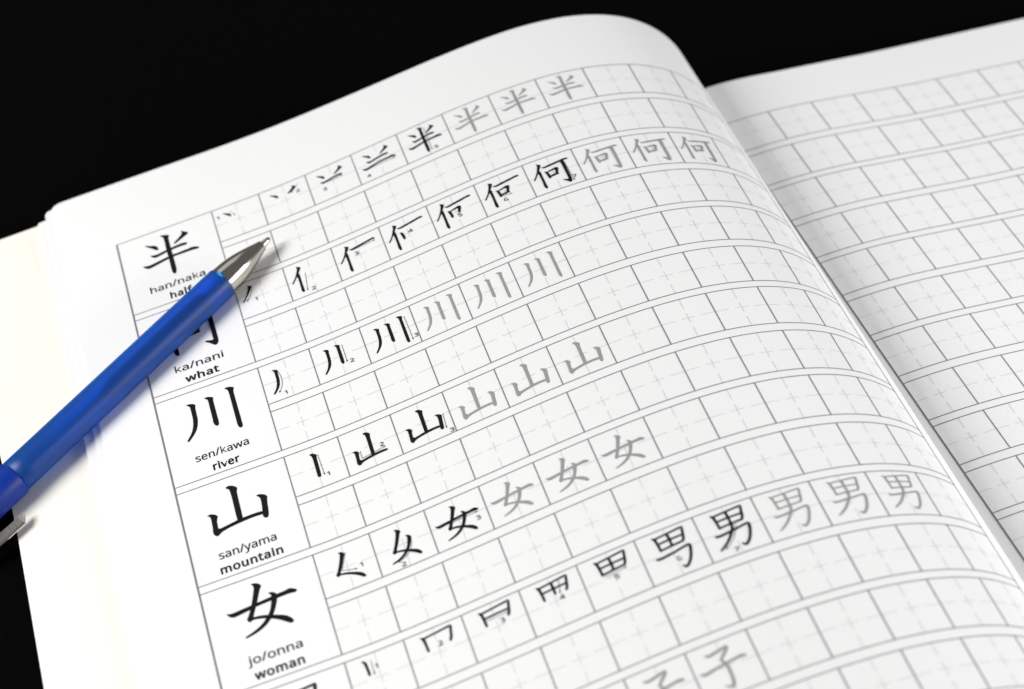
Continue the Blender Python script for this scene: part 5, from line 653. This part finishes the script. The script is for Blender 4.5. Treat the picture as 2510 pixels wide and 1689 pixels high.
# translucent barrel: a hollow tube with an outer and an inner wall
S0, S1, R0, R1 = 1.36, 6.98, 0.322, 0.330
outer = [(S0, 0.268), (S0, 0.308), (S0 + 0.012, 0.318), (S0 + 0.04, R0)] + [(S0 + 0.04 + (S1 - S0 - 0.04) * i / 14, R0 + (R1 - R0) * i / 14) for i in range(1, 15)]
inner = [(S1, 0.262), (S0 + 0.02, 0.262)]
prof = outer + inner
bm = bmesh.new()
n = 72
rings = [[bm.verts.new(pen_point(s, 2*math.pi*i/n, r)) for i in range(n)] for s, r in prof]
rings.append(rings[0])
for a, b in zip(rings[:-1], rings[1:]):
    for i in range(n):
        bm.faces.new((a[i], a[(i+1) % n], b[(i+1) % n], b[i]))
bmesh.ops.recalc_face_normals(bm, faces=bm.faces[:])
barrel = link('barrel', bm, M_BLUE, pen)
# ink refill seen through the barrel
link('refill', lathe([(1.44, 0.06), (1.46, 0.07), (1.78, 0.07), (1.95, 0.165), (4.2, 0.165), (4.7, 0.06), (6.9, 0.05)]), M_REFILL, pen)
# collar at the grip and the upper body beyond it
link('collar', lathe([(6.88, 0.29), (6.88, 0.345), (6.91, 0.356), (8.1, 0.362), (8.15, 0.35)]), M_GRIP, pen)
link('upper_barrel', lathe([(8.12, 0.30), (8.12, 0.345), (9.8, 0.335), (9.84, 0.30)]), M_BLUE, pen)
link('push_button', lathe([(9.8, 0.14), (10.5, 0.14), (10.56, 0.12), (10.57, 0.06)]), M_METAL, pen)
# spring clip: a folded strip of metal that stands off the side of the pen
def clip_point(s, off, up):
    return TIP + AX * (s * U) + SIDE * (off * U) + NRM * (up * U)
bm = bmesh.new()
secs = [(7.29, 0.635, 0.03, 0.028), (7.42, 0.70, 0.095, 0.032), (7.9, 0.68, 0.10, 0.035), (8.4, 0.66, 0.10, 0.035), (9.0, 0.58, 0.10, 0.035), (9.5, 0.50, 0.10, 0.035), (9.72, 0.34, 0.10, 0.035)]
rr = []
for s, off, hw, th in secs:
    up = -0.20 if s < 9 else -0.20 + (s - 9.0) * 0.25
    rr.append([bm.verts.new(clip_point(s, off - hw, up + th)), bm.verts.new(clip_point(s, off + hw * 0.7, up + th - 0.012)), bm.verts.new(clip_point(s, off + hw, up + th - 0.045)), bm.verts.new(clip_point(s, off + hw, up - th)), bm.verts.new(clip_point(s, off + hw * 0.4, up - th)), bm.verts.new(clip_point(s, off - hw, up - th))])
for a, b in zip(rr[:-1], rr[1:]):
    for i in range(6):
        bm.faces.new((a[i], a[(i+1) % 6], b[(i+1) % 6], b[i]))
bm.faces.new(rr[0][::-1]); bm.faces.new(rr[-1])
bmesh.ops.recalc_face_normals(bm, faces=bm.faces[:])
link('clip', bm, M_CLIP, pen, smooth=False)
